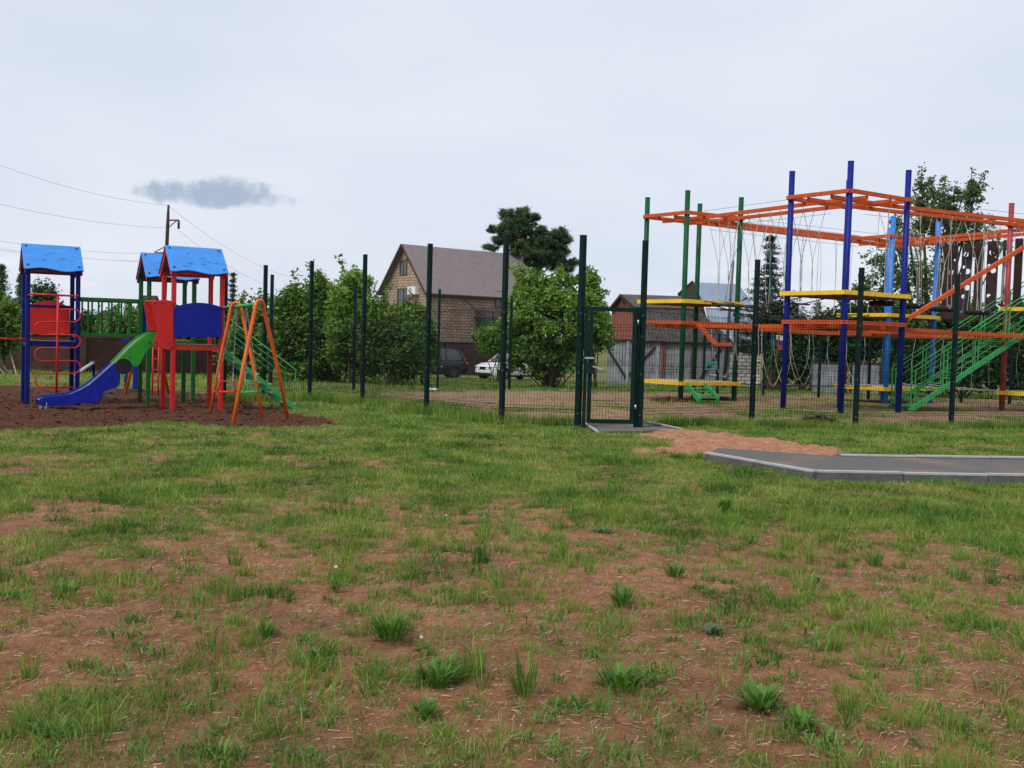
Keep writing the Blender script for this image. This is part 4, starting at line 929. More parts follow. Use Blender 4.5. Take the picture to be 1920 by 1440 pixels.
# ropes
def rope(pts, r=.009, m_='rope', nm='rope', n=6, smooth=True):
    if smooth and len(pts) > 2:
        out = []; P_ = [pts[0]]+list(pts)+[pts[-1]]
        for i in range(1, len(P_)-2):
            for k in range(n):
                t = k/n; a, b, c, d = P_[i-1], P_[i], P_[i+1], P_[i+2]; out.append(.5*((2*b)+(c-a)*t+(2*a-5*b+4*c-d)*t*t+(3*b-a-3*c+d)*t**3))
        out.append(pts[-1]); pts = out
    return MB().tube(pts, r, 5).build(nm, m_, rc)
R_ = random.Random(5)
def hang(a, b, ea, eb, Ztop, Zbot, n, kind, mats=('rope',), r=.008):
    for i in range(n):
        t = (i+.5)/n
        L0 = lp2(TT[a], *eb, .3).lerp(lp2(TT[b], *ea, .3), t); R0 = lp2(TT[a], *eb, .7).lerp(lp2(TT[b], *ea, .7), t); z = Ztop[a]*(1-t)+Ztop[b]*t-.14
        m_ = mats[i % len(mats)]; dz = R_.uniform(-.15, .15); j = V3((R_.gauss(0, .07), R_.gauss(0, .07), 0))
        if kind == 'U':
            rope([zz_(L0, z), zz_(L0+j, z*.45+Zbot*.55), zz_((L0+R0)/2+j, Zbot+dz), zz_(R0+j*.5, z*.45+Zbot*.55), zz_(R0, z)], r, m_)
        elif kind == 'V':
            md = (L0+R0)/2+j; rope([zz_(L0, z), zz_(md, (z+Zbot)/2-.1), zz_(md+j, Zbot+dz)], r, m_); rope([zz_(R0, z), zz_(md+V3((.02, 0, 0)), (z+Zbot)/2-.1), zz_(md+j+V3((.05, 0, 0)), Zbot+dz)], r, m_)
        else:
            rope([zz_(L0, z), zz_(L0+j, (z+Zbot)/2), zz_(L0+j*.5, Zbot)], r, m_); rope([zz_(R0, z), zz_(R0-j, (z+Zbot)/2), zz_(R0, Zbot)], r, m_)
hang('G', 'B', *links[0][2:], ZU, 2.65, 10, 'V', ('rope', 'rope', 'rope_teal')); hang('G', 'L', *links[1][2:], ZU, 2.5, 9, 'I', ('rope',))
hang('B', 'R', *links[2][2:], ZU, 2.75, 6, 'V', ('rope',)); hang('L', 'R', *links[3][2:], ZU, 2.6, 5, 'I', ('rope_teal', 'rope'))
hang('G', 'L', *links[1][2:], ZL_, .45, 8, 'U', ('rope', 'rope', 'rope_teal')); hang('G', 'B', *links[0][2:], ZL_, .45, 4, 'U', ('rope',)); hang('L', 'R', *links[3][2:], ZL_, .45, 4, 'I', ('rope',))
# safety wires just above/below the beams and walking cables
for a, b, ea, eb in links:
    for t in (.3, .7):
        for Z, dz in ((ZU, .1), (ZU, -.25)):
            rope([zz_(lp2(TT[a], *eb, t), Z[a]+dz), zz_(lp2(TT[b], *ea, t), Z[b]+dz)], .005, 'wire_black', 'safety_wire')
def sag(p, q, s, m_='cable', r=.02, nm='foot_cable'): return rope([p, p.lerp(q, .25)-V3((0, 0, s*.75)), p.lerp(q, .5)-V3((0, 0, s)), p.lerp(q, .75)-V3((0, 0, s*.75)), q], r, m_, nm)
for t in (.3, .7):
    sag(zz_(lp2(TG, 'B', 'R', t), 2.72), zz_(lp2(TL, 'L', 'F', t), 2.55), .35); sag(zz_(lp2(TG, 'F', 'R', t), 2.75), zz_(lp2(TB, 'L', 'B', t), 2.8), .2, r=.016)
    sag(zz_(lp2(TG, 'B', 'R', t), .33), zz_(lp2(TL, 'L', 'F', t), .3), .08, r=.014); sag(zz_(lp2(TL, 'F', 'R', t), .4), zz_(lp2(TR, 'L', 'B', t), .33), .05, 'rope', .014)
# wooden steps between green and blue
for i in range(5):
    t = (i+.7)/5.6; a = lp2(TG, 'F', 'R', .3).lerp(lp2(TB, 'L', 'B', .3), t); b = lp2(TG, 'F', 'R', .7).lerp(lp2(TB, 'L', 'B', .7), t); z = 2.72-.2*math.sin(math.pi*t)
    MB().bar(zz_(a, z), zz_(b, z), .06, .04).build('step_log', 'dark_wood', rc)
for i in range(7):
    t = (i+.7)/7.6; a = lp2(TG, 'B', 'R', .25).lerp(lp2(TL, 'L', 'F', .25), t); b = lp2(TG, 'B', 'R', .75).lerp(lp2(TL, 'L', 'F', .75), t); z = 2.62-.3*math.sin(math.pi*t)
    MB().bar(zz_(a, z+R_.uniform(-.05, .05)), zz_(b, z), .05, .035).build('step_log', 'dark_wood', rc)
# rubber tyres hanging between dark blue and red towers
tyres = [(1653, 569, 27.3), (1713, 574, 28.0), (1770, 580, 28.6), (1832, 586, 29.1)]
for px, py, d in tyres:
    c = W(px, py, d); o = MB().tube([c+V3((0, 0, -.07)), c+V3((0, 0, -.045)), c+V3((0, 0, .05)), c+V3((0, 0, .07))], [.24, .33, .33, .24], 22).build('tyre_step', 'black_rubber', rc)
    zt = 5.15
    for k in range(3):
        an = 2.1*k+.4; q = c+V3((math.cos(an)*.27, math.sin(an)*.27, .05)); rope([q, c+V3((math.cos(an)*.2, math.sin(an)*.2, 1.2)), c+V3((math.cos(an)*.12, math.sin(an)*.3, zt-c.z))], .008, 'rope')
    MB().tube([c+V3((.02, -.3, .12)), c+V3((.05, -.32, .06)), c+V3((.02, -.34, 0)), c+V3((-.02, -.32, .06)), c+V3((.02, -.3, .12))], .008, 5, False).build('shackle', 'steel', rc)
# perforated brown boards between light blue and red towers
def holed(name, P, ax, w_, z0, z1, holes, th, m_, parent):
    cu = bpy.data.curves.new(name, 'CURVE'); cu.dimensions = '2D'; cu.fill_mode = 'BOTH'; cu.extrude = th/2
    def spl(pts):
        s = cu.splines.new('POLY'); s.points.add(len(pts)-1)
        for i, (x, y) in enumerate(pts): s.points[i].co = (x, y, 0, 1)
        s.use_cyclic_u = True
    spl([(-w_/2, z0), (w_/2, z0), (w_/2*1.02, z1), (-w_/2, z1)])
    for hx, hz_, hr in holes: spl([(hx+hr*math.cos(k*6.2832/18), hz_+hr*math.sin(k*6.2832/18)) for k in range(18)])
    tmp = bpy.data.objects.new('tmp', cu); COL.objects.link(tmp); dg = bpy.context.evaluated_depsgraph_get(); me = bpy.data.meshes.new_from_object(tmp.evaluated_get(dg))
    bpy.data.objects.remove(tmp); me.name = name; nn = V3((-ax.y, ax.x, 0)); o_ = ORG[parent.name]
    for vt in me.vertices:
        c = vt.co; q = P+ax*c.x+nn*c.z; vt.co = V3((q.x, q.y, c.y))-o_
    me.materials.clear(); return link(name, me, m_, parent)
brd = [(1775, 28, .3), (1801, 19, 0), (1818, 18, 0), (1813+6, 0, 0), (1839, 20, 0), (1863, 24, 0), (1909, 18, 0)]
bl0, bl1 = lp2(TL, 'F', 'R', .5), lp2(TR, 'L', 'B', .5); axb = (bl1-bl0).normalized()
for i, (x0, x1, yt, yb) in enumerate([(1766, 1797, 459, 598), (1801, 1824, 456, 600), (1826, 1845, 455, 601), (1848, 1873, 452, 600), (1879, 1885, 450, 600), (1900, 1918, 447, 604), (1922, 1945, 445, 605)]):
    a, b = onplane(x0, 500, bl0, axb), onplane(x1, 500, bl0, axb); c = (a+b)/2; c.z = 0; wd = (b-a).length*.84; z1, z0 = topz(c, yt), topz(c, yb)
    hs = []
    for hy, fx, rr_ in [(.12, .2, .09), (.1, -.25, .055), (.42, .15, .10), (.30, -.2, .06), (.62, .1, .085), (.68, -.28, .05), (.85, -.1, .08), (.8, .3, .04)]:
        if R_.random() < .72 and wd > .28: hx = fx*wd; rr2 = min(rr_, wd/2-abs(hx)-.02); hs.append((hx, z0+(z1-z0)*(hy+R_.uniform(-.02, .02)), rr2)) if rr2 > .02 else None
    holed('hanging_board', c, axb, wd, z0, z1, hs, .03, 'board_brown', rc)
# orange hand beam climbing beside the stairs
beam(W(1702, 598, 26.6), W(1990, 420, 28.2), .11, .08)
# green stairs
st0f, st0r = G(1704, 772), G(1668, 765); z0s = float(zbase(26)); dirS = (TR['F']-st0f); dirS.z = 0; dirS = V3((.8, .30, 0)).normalized()
topf = onplane(1920, 627, st0f, dirS); slope = (topf.z-z0s)/((topf-st0f).xy.length); runL = (2.75-z0s)/slope
wv_ = st0r-st0f; wv_.z = 0
for k, s_ in enumerate((st0f, st0r)):
    b0 = zz_(s_, z0s); e0 = zz_(s_+dirS*runL, z0s+slope*runL)
    MB().bar(b0, e0, .05, .13).build('stair_stringer', 'stair_green', rc)
    for h in (1.12, 1.0, .72, .44, .26):
        MB().tube([b0+dirS*.1+V3((0, 0, h+.05)), e0+V3((0, 0, h))], .017 if h > .9 else .010, 6).build('stair_rail', 'stair_green', rc)
    n = int(runL/1.05)
    for i in range(n+1):
        p = b0.lerp(e0, min(1, (i+.04)/n)); MB().bar(p, p+V3((0, 0, 1.12)), .035, .035).build('stair_post', 'stair_green', rc)
        if i < n: p = b0.lerp(e0, (i+.16)/n); MB().bar(p+V3((0, 0, 0)), p+V3((0, 0, 1.0)), .03, .03).build('stair_post', 'stair_green', rc)
ns = int(runL/.27)
for i in range(ns):
    t = (i+.8)/ns; c = (st0f+st0r)/2+dirS*runL*t; MB().box(zz_(c, z0s+slope*runL*t-.02), dirS*.12, wv_*.47, (0, 0, .012)).build('stair_tread', 'stair_green', rc)

# ------------------------------------------------------------------ buildings
def wallbox(mb, pts, z0, z1):
    n = len(pts)
    mb.prism([V3((p.x, p.y, (z0+z1)/2)) for p in pts], (0, 0, z1-z0))
def gabled(name, K, ul, ug, L, Wd, z0, ze, zr, wallm, roofm, label, cat, ov=.35, gablem=None, ridges=0, trim='fence_brown'):
    """K near corner, ul along the long side, ug along the gable"""
    t = thing(name, zz_(K, z0), label, cat)
    c = [K, K+ul*L, K+ul*L+ug*Wd, K+ug*Wd]
    mb = MB(); wallbox(mb, c, z0, ze); w0 = mb.build('wall', wallm, t)
    for e in (0, L):
        a = K+ul*e; s_ = -1 if e else 1
        MB().prism([zz_(a, ze), zz_(a+ug*Wd, ze), zz_(a+ug*Wd/2, zr)], ul*.2).build('gable', gablem or wallm, t) if False else None
    gb = MB(); 
    p = [zz_(K, ze+.002), zz_(K+ug*Wd, ze+.002), zz_(K+ug*Wd/2, zr)]; gb.prism([q+ul*L/2 for q in p], ul*(L-.004)); gb.build('gable', gablem or wallm, t)
    sl_ = (zr-ze)/(Wd/2)
    for sg, a in ((0, K), (1, K+ug*Wd)):
        out = -ug if sg == 0 else ug; eave = zz_(a+out*ov, ze-ov*sl_); rdg = zz_(K+ug*Wd/2, zr); nrm = (V3((0, 0, 1))*(Wd/2)+out*(zr-ze)).normalized()
        ps = [eave-ul*ov, eave+ul*(L+ov), rdg+ul*(L+ov), rdg-ul*ov]
        r_ = MB(); r_.prism([q+nrm*.06 for q in ps], nrm*.08)
        if ridges and sg == 0:
            n = int((L+2*ov)/ridges)
            for i in range(n): x = (i+.5)/n; A_, B_ = ps[0].lerp(ps[1], x), ps[3].lerp(ps[2], x); r_.bar(A_+nrm*.115, B_+nrm*.115, .05, .035, nrm)
        r_.build('roof', roofm, t)
        for e in (-ov-.015, L+ov+.015): MB().bar(eave+ul*e+nrm*.04, rdg+ul*e+nrm*.04, .03, .16, nrm).build('barge_board', trim, t)
        if sg == 0: MB().bar(eave-ul*ov-nrm*.02+out*.012, eave+ul*(L+ov)-nrm*.02+out*.012, .03, .14).build('fascia', trim, t)
    return t
def window(t, c, ax, w_, h, frame='window_frame', bars=1):
    n_ = V3((ax.y, -ax.x, 0)); 
    if n_.y > 0: n_ = -n_
    f = MB(); 
    for s_ in (-1, 1): f.box(c+ax*s_*(w_/2)+n_*.02, ax*.05, n_*.05, (0, 0, h/2+.05)); f.box(c+V3((0, 0, s_*h/2))+n_*.022, ax*(w_/2+.05), n_*.05, (0, 0, .05))
    for k in range(bars): f.box(c+ax*(w_*((k+1)/(bars+1)-.5))+n_*.02, ax*.03, n_*.04, (0, 0, h/2))
    o = f.build('window', frame, t); MB().box(c+n_*.01, ax*w_/2, n_*.012, (0, 0, h/2)).build('pane', 'glass', o)
ul = V3((.80, .60, 0)); ug = V3((-.60, .80, 0))
brick_mat('house_brick', [(.40, .285, .21), (.31, .21, .155)], (.17, .135, .11), .45, .21, ul)
brick_mat('white_brick', [(.50, .49, .46), (.38, .36, .34)], (.16, .15, .14), .45, .22, V3((1, 0, 0)))
mat('roof_brown', (.185, .155, .155), .55, .35, .08, 2)
Kp = W(797, 694, 75); Kp.z = 0
# gable width from its left edge pixel
lo, hi2 = 1, 15
for _ in range(40):
    m_ = (lo+hi2)/2
    if proj(zz_(Kp+ug*m_, 3))[0] > 719: lo = m_
    else: hi2 = m_
gw = lo; ze_ = topz(Kp, 541); zr_ = topz(Kp+ug*gw/2, 460)
lo, hi2 = 3, 40
for _ in range(40):
    m_ = (lo+hi2)/2
    if proj(zz_(Kp+ug*gw/2+ul*m_, zr_))[0] < 965: lo = m_
    else: hi2 = m_
hl = lo
hs_ = gabled('brick_house', Kp, ul, ug, hl, gw, -1.3, ze_, zr_, 'house_brick', 'roof_brown', 'tall tan brick house with steep brown metal roof behind the bushes', 'house', .4, None, .28)
def wall_at(px, py, P, ax): return onplane(px, py, P, ax)
window(hs_, onplane(757, 501, Kp-ul*.0, ug), ug, .75*1.3, 1.05, bars=1)
window(hs_, onplane(757, 559, Kp, ug), ug, 1.7, 1.4, bars=1)
acp = onplane(775, 545, Kp-ul*.22, ug); o = MB().box(acp, ug*.55, ul*.2, (0, 0, .3)).build('air_conditioner', 'white_plastic', hs_, bevel=.03)
MB().disc(acp-ul*.21+ug*.15, ul, .22, .02, 20).build('fan_grille', 'weathered_grey', o)
window(hs_, onplane(916, 603, Kp, ul), ul, 2.4, 1.6, bars=2); window(hs_, onplane(938, 561, Kp, ul), ul, .9, 1.1)
aw = onplane(918, 595, Kp, ul); ln = V3((ul.y, -ul.x, 0)); MB().bar(aw-ul*1.5+ln*.3, aw+ul*1.5+ln*.3, .7, .08).build('canopy', 'rust_metal', hs_)
MB().tube([onplane(870, 560, Kp+ln*.05, ul), onplane(905, 592, Kp+ln*.05, ul)], .02, 5).build('cable', 'wire_black', hs_)

# barn with red gable and slate lean-to
bl = V3((.995, .1, 0)).normalized(); bg = V3((-.1, .995, 0)).normalized()
Kb = W(1190, 700, 54); Kb.z = 0
lo, hi2 = .5, 12
for _ in range(40):
    m_ = (lo+hi2)/2
    if proj(zz_(Kb+bg*m_, 2))[0] > 1146: lo = m_
    else: hi2 = m_
bw = lo; zeb = topz(Kb, 577); zrb = topz(Kb+bg*bw/2, 555)
bn = gabled('barn', Kb, bl, bg, 3.2, bw, -1.2, zeb, zrb, 'red_sheet', 'slate_roof', 'low barn with dull red gable, dark slate roof and grey plank lean-to', 'barn', .2, 'red_sheet', .0, 'dark_wood')
window(bn, onplane(1169, 569, Kb-bl*.02, bg), bg, .4, .45, bars=0)
# lean-to
f0 = Kb-bg*2.2; zf = topz(f0, 637); zt = topz(Kb, 578)
rp_ = [zz_(f0-bg*.25-bl*.15, zf-.1), zz_(f0-bg*.25+bl*4.6, zf-.1), zz_(Kb+bl*3.25-bg*.02, zt), zz_(Kb-bl*.15-bg*.02, zt)]
nr = (rp_[1]-rp_[0]).cross(rp_[3]-rp_[0]).normalized(); r_ = MB(); r_.prism(rp_, nr*.08)
for i in range(26): x = (i+.5)/26; r_.bar(rp_[0].lerp(rp_[1], x)+nr*.06, rp_[3].lerp(rp_[2], x)+nr*.06, .07, .05, nr)
r_.build('lean_to_roof', 'slate_roof', bn)
mb = MB(); f1 = f0-bl*1.9; mb.box(zz_((f1+f0+bl*4.4)/2, (zf-.1-1.3)/2), (f0+bl*4.4-f1)/2, bg*.06, (0, 0, (zf-.1+1.3)/2)); mb.build('plank_wall', 'grey_planks', bn)
MB().bar(zz_(f1-bg*.08, zf-.06), zz_(f0+bl*4.5-bg*.08, zf-.06), .08, .1).build('lintel', 'dark_wood', bn)
for x in (1.55+1.9, 3.2+1.9, ): pass
for x, wd, m_ in ((-.9, .16, 'weathered_grey'), (.62, .2, 'weathered_grey'), (.95, .16, 'rust_metal'), (2.45, .14, 'rust_metal')): q = f0+bl*x-bg*.1; MB().bar(zz_(q, -1.2), zz_(q, zf-.1), wd, .06).build('batten', m_, bn)
for x0, x1 in ((-1.0, .5), (2.8, 3.9), (-2.0, -.9)): q0, q1 = f0+bl*x0-bg*.1, f0+bl*x1-bg*.1; MB().bar(zz_(q0, -.4 if x0 > -2 else 1.2), zz_(q1, 1.25 if x0 > -2 else -.4), .05, .1).build('brace', 'dark_wood', bn)
MB().bar(zz_(f0+bl*1.05-bg*.09, -.75), zz_(f0+bl*2.35-bg*.09, -.75), .05, .06).build('door_sill', 'rust_metal', bn)
MB().box(zz_(f0+bl*1.7-bg*.085, .15), bl*.62, bg*.02, (0, 0, .85)).build('door', 'grey_planks', bn)

# house with two-pitch sheet metal roof
Kd = W(1343, 700, 62); Kd.z = 0; rl = V3((1, .03, 0)).normalized(); rg = V3((-.25, .97, 0)).normalized()
hm = thing('metal_roof_house', zz_(Kd, -1.1), 'house with pale grey sheet metal mansard roof, dark gable and white brick ground floor', 'house')
zr1 = topz(Kd+rg*3, 530); zk1 = topz(Kd+rg*1.2, 578); zl1 = topz(Kd, 648)
Lh = (onplane(1429, 650, Kd, rl)-onplane(1336, 650, Kd, rl)).length
q0 = onplane(1336, 650, Kd, rl); q0.z = 0
A = [zz_(q0, zl1), zz_(q0+rl*Lh, zl1), zz_(q0+rl*(Lh-.25)+rg*1.2, zk1), zz_(q0+rl*.0+rg*1.2, zk1)]
MB().prism(A, (0, -.06, .03)).build('lower_roof', 'metal_sheet', hm)
R0 = onplane(1300, 530, q0+rg*3.6, rl); R1 = onplane(1386, 534, q0+rg*3.6, rl); E1 = onplane(1414, 577, q0+rg*1.0, rl); E0 = onplane(1318, 572, q0+rg*1.0, rl)
up = MB(); up.prism([E0, E1, R1, R0], (0, -.05, .05))
for i in range(22): x = (i+.5)/22; up.bar(E0.lerp(E1, x)+V3((0, -.04, .05)), R0.lerp(R1, x)+V3((0, -.04, .05)), .03, .03)
up.build('upper_roof', 'roof_metal_grey', hm)
gL = onplane(1273, 554, q0+rg*4.8, rl); MB().prism([R0+V3((0, .02, 0)), E0+V3((-.0, .05, -.03)), zz_(q0, zl1), zz_(q0, -1.1), zz_(q0+rg*6-rl*.5, -1.1), gL], V3((.1, 0, 0))).build('gable', 'dark_gable', hm)
MB().bar(R0+V3((-.06, -.06, .05)), E0+V3((-.06, -.06, .05)), .08, .14).build('barge_board', 'dark_wood', hm); MB().bar(R0+V3((-.06, .03, .05)), gL+V3((-.06, 0, .05)), .08, .14).build('barge_board', 'dark_wood', hm)
MB().bar(E0+V3((-.1, -.05, 0)), A[0]+V3((-.1, -.05, 0)), .08, .2).build('barge_board', 'dark_wood', hm)
MB().box(zz_(q0+rl*Lh/2+rg*3.1, (zl1-1.2)/2), rl*(Lh/2-.05), rg*3, (0, 0, (zl1+1.2)/2)).build('wall', 'white_brick', hm)
MB().bar(zz_(q0-rg*.05, zl1-.05), zz_(q0+rl*Lh-rg*.05, zl1-.05), .06, .1).build('fascia', 'dark_wood', hm)

# board fences
def plank_fence(name, pts, h, m_, label, step=.5, horiz=False, dz=0):
    t = thing(name, pts[0], label, 'fence')
    for a, b in zip(pts[:-1], pts[1:]):
        za, zb = float(zbase(a.y))+dz, float(zbase(b.y))+dz; d = (b-a).normalized(); n_ = V3((d.y, -d.x, 0)); L = (b-a).length
        MB().hexa([zz_(a, za-.2), zz_(b, zb-.2), zz_(b-n_*.04, zb-.2), zz_(a-n_*.04, za-.2), zz_(a, za+h), zz_(b, zb+h), zz_(b-n_*.04, zb+h), zz_(a-n_*.04, za+h)]).build('panel', m_, t)
        MB().bar(zz_(a+n_*.0, za+h+.03), zz_(b, zb+h+.03), .09, .06).build('cap_rail', 'dark_wood', t)
        n = max(1, int(L/2.5))
        for i in range(n+1): p = a.lerp(b, i/n)+n_*.05; MB().bar(zz_(p, float(zbase(p.y))-.3), zz_(p, za+(zb-za)*i/n+h+.05), .07).build('post', 'dark_wood', t)
    return t
def gpt(px, d): p = W(px, 690, d); return V3((p.x, p.y, 0))
plank_fence('board_fence', [gpt(-150, 44), gpt(160, 44), gpt(300, 46), gpt(480, 50)], 1.58, 'brown_fence_planks', 'dark brown horizontal board fence across the left background')
plank_fence('board_fence', [gpt(700, 68), gpt(830, 68), gpt(960, 69), gpt(1060, 70)], 2.15, 'brown_fence_planks', 'dark brown sheet fence in front of the brick house behind the cars')
plank_fence('board_fence', [gpt(1520, 46), gpt(1586, 46)], 1.35, 'grey_planks', 'short pale grey plank fence seen between the dark blue poles')
plank_fence('board_fence', [gpt(1596, 45.5), gpt(1652, 45)], 1.35, 'grey_planks', 'pale grey plank fence just left of the light blue poles')
plank_fence('board_fence', [gpt(1668, 44), gpt(1690, 44)], 2.3, 'deck_wood', 'narrow tan wooden fence between light blue and dark blue poles') 
plank_fence('board_fence', [gpt(1433, 50), gpt(1470, 50)], 1.5, 'deck_wood', 'brownish board fence right of the white brick wall')

# far roofs at left
for (x0, x1, yt, yb, d, rm, wm, lb) in [(152, 176, 584, 600, 90, 'roof_metal_grey', 'rust_metal', 'distant low house with pale roof beyond the board fence'), (252, 272, 556, 640, 80, 'dark_wood', 'house_brick', 'distant dark gabled house beside the bush behind the bridge'), (225, 300, 590, 650, 85, 'rust_metal', 'rust_metal', 'distant rusty roofed shed behind the bushes at left')]:
    K_ = W(x0, 680, d); K_.z = 0; e_ = W(x1, 680, d); L = abs(e_.x-K_.x); zr9 = topz(K_, yt); zz9 = topz(K_, yt+(yb-yt)*.45)
    gabled('far_house', K_, V3((1, 0, 0)), V3((0, 1, 0)), L, 4, -1.3, zz9, zr9+.1, wm, rm, lb, 'house', .15)

# ------------------------------------------------------------------ cars
def wheel(t, c, ax, r=.35, wd=.22, rimm='rim'):
    o = MB().tube([c-ax*wd/2, c-ax*wd*.42, c+ax*wd*.42, c+ax*wd/2], [r*.9, r, r, r*.9], 22).build('wheel', 'tyre', t)
    f = MB(); 
    for s_ in (-1, 1):
        k = c+ax*s_*(wd/2+.004); f.disc(k, ax, r*.62, .02, 18)
    f.build('rim', rimm, o)
def car(name, C, fwd, label, m_, L=4.6, Wc=1.86, H=1.68):
    """C ground centre; fwd heading"""
    fwd = fwd.normalized(); sd_ = V3((-fwd.y, fwd.x, 0)); t = thing(name, C, label, 'car'); z = C.z
    def P_(x, y, zz): return C+fwd*x*L+sd_*y*Wc/2+V3((0, 0, zz*H))
    # cross-section stations: (x, z bottom, z belt, half width)
    low = [(-.5, .26, .50, .80), (-.47, .17, .60, .92), (-.38, .13, .63, .99), (-.1, .12, .61, 1), (.2, .12, .60, 1), (.38, .13, .57, .97), (.46, .16, .50, .88), (.5, .22, .40, .74)]
    mb = MB(); b = 0
    for x, zb, zt, hw in low: mb.v += [P_(x, -hw*.96, zb), P_(x, -hw, (zb+zt)*.5), P_(x, -hw*.93, zt), P_(x, 0, zt+.02), P_(x, hw*.93, zt), P_(x, hw, (zb+zt)*.5), P_(x, hw*.96, zb)]
    for i in range(len(low)-1):
        for k in range(7): k2 = (k+1) % 7; mb.face((i*7+k, i*7+k2, (i+1)*7+k2, (i+1)*7+k), True)
    mb.face(range(7)); mb.face(range((len(low)-1)*7, len(low)*7)); body = mb.build('body', m_, t, bevel=.02)
    gh = [(-.47, .60, .66, .80), (-.40, .60, .93, .74), (-.25, .60, .99, .72), (.0, .60, 1.0, .72), (.08, .60, .95, .73), (.24, .58, .62, .82)]
    mb = MB()
    for x, zb, zt, hw in gh: mb.v += [P_(x, -.90, zb), P_(x, -hw, zt), P_(x, hw, zt), P_(x, .90, zb)]
    for i in range(len(gh)-1):
        for k in range(3): mb.face((i*4+k, i*4+k+1, (i+1)*4+k+1, (i+1)*4+k))
    mb.face(range(4)); mb.face(range((len(gh)-1)*4, len(gh)*4)); mb.build('cabin_glass', 'glass', t)
    rf = MB(); 
    for i in range(1, 4):
        (x0, _, z0_, h0), (x1, _, z1_, h1) = gh[i], gh[i+1]; rf.hexa([P_(x0, -h0, z0_), P_(x1, -h1, z1_), P_(x1, h1, z1_), P_(x0, h0, z0_), P_(x0, -h0, z0_+.02), P_(x1, -h1, z1_+.02), P_(x1, h1, z1_+.02), P_(x0, h0, z0_+.02)])
    for s_ in (-1, 1):
        for (xa, za, wa), (xb, zb, wb) in (((-.44, .6, .9), (-.38, .95, .745)), ((-.2, .6, .91), (-.2, .99, .725)), ((.03, .6, .91), (.02, .99, .73)), ((.26, .58, .9), (.07, .96, .735))): rf.bar(P_(xa, s_*wa, za), P_(xb, s_*wb, zb), .07)
    rf.build('roof_and_pillars', m_, t)
    for x in (-.31, .31):
        for s_ in (-1, 1):
            c = P_(x, s_*.9, 0)+V3((0, 0, .36)); wheel(t, c, sd_, rimm='rim' if m_ == 'car_white' else 'rim_dark')
            MB().disc(P_(x, s_*.965, 0)+V3((0, 0, .38)), sd_, .43, .1, 22).build('wheel_arch', 'black_rubber', t)
    for s_ in (-1, 1):
        MB().ball(P_(.475, s_*.62, .44), .15, 10, 8, (1.2, 1.2, .5)).build('headlight', 'lamp_glass', t)
        MB().ball(P_(-.49, s_*.78, .50), .12, 10, 8, (.8, .8, 1)).build('tail_light', 'toy_red', t)
        MB().box(P_(.2, s_*1.06, .62), fwd*.06, sd_*.09, (0, 0, .07)).build('mirror', m_, t)
        MB().box(P_(.495, s_*.15, .40), fwd*.03, sd_*.15, (0, 0, .09)).build('grille', 'black_rubber', t)
    MB().box(P_(.5, 0, .20), fwd*.03, sd_*.7, (0, 0, .08)).build('lower_grille', 'black_rubber', t)
    MB().box(P_(.508, 0, .27), fwd*.03, sd_*.26, (0, 0, .055)).build('number_plate', 'plate', t)
    MB().bar(P_(-.38, 1.0, .145), P_(.38, 1.0, .145), .05, .1).build('sill_trim', 'black_rubber', t); MB().bar(P_(-.38, -1.0, .145), P_(.38, -1.0, .145), .05, .1).build('sill_trim', 'black_rubber', t)
    return t
c1 = W(955, 704, 60.5); c1.z = float(zbase(c1.y)); car('parked_car', c1+V3((.15, .9, 0)), V3((-.75, -.66, 0)), 'white parked suv facing left half hidden by the bush', 'car_white')
c2 = W(822, 704, 61.5); c2.z = float(zbase(c2.y)); car('parked_car', c2+V3((-.55, 0, 0)), V3((-.97, -.2, 0)), 'black parked off-roader at the edge of the thicket', 'car_dark', 4.4, 1.82, 1.78)

# ------------------------------------------------------------------ poles and wires
up_ = thing('utility_pole', W(309, 700, 60), 'tall dark utility pole with one bracket rising behind the turret roofs', 'utility pole')
Pb = W(303, 700, 60); tx = W(316, 384, 60); Pb = V3((Pb.x, Pb.y, -1.0)); tx2 = V3((tx.x, tx.y, tx.z))
MB().tube([Pb, tx2.lerp(Pb, .12), tx2], [.12, .10, .06], 8).build('shaft', 'utility_concrete', up_)
a = W(314, 413, 60); b = W(335, 413, 60); MB().bar(a, b, .09).build('cross_arm', 'rust_metal', up_); MB().bar(W(314, 428, 60), W(331, 414, 60), .05).build('arm_brace', 'rust_metal', up_)
MB().tube([b, W(335, 429, 60)], .07, 6).build('insulator', 'bolt_dark', up_)
MB().bar(W(311, 474, 60), W(289, 474, 60), .08).build('cross_arm', 'rust_metal', up_); MB().bar(W(309, 463, 60), W(291, 472, 60), .05).build('arm_brace', 'rust_metal', up_)
def wire(A, B, s, nm, lb):
    t = MB(); pts = [A.lerp(B, k/16)-V3((0, 0, s*4*(k/16)*(1-k/16))) for k in range(17)]; t.tube(pts, .007, 4, False); o = t.build(nm, 'wire_black', None, A); tag(o, lb, 'wire', 'overhead wires at the utility pole'); return o
tp_ = W(315, 385, 60); ex_ = W(335, 432, 60); bx_ = W(290, 475, 60)
wire(W(-120, 262, 45), tp_, .5, 'overhead_wire', 'highest overhead wire reaching the pole top from the left')
wire(W(-120, 352, 45), W(310, 427, 60), .35, 'overhead_wire', 'second overhead wire from the left reaching the bracket')
wire(W(-120, 430, 45), bx_, .3, 'overhead_wire', 'third overhead wire from the left passing behind the blue roof')
wire(W(-120, 447, 45), W(270, 490, 60), .2, 'overhead_wire', 'upper wire of the lowest pair at left')
wire(W(-120, 456, 45), W(270, 491, 60), .1, 'overhead_wire', 'lowest overhead wire at left behind the turrets')
wire(tp_, W(610, 527, 95), 1.2, 'overhead_wire', 'overhead wire falling right from the pole top')
wire(ex_, W(560, 548, 95), .8, 'overhead_wire', 'overhead wire falling right from the bracket')
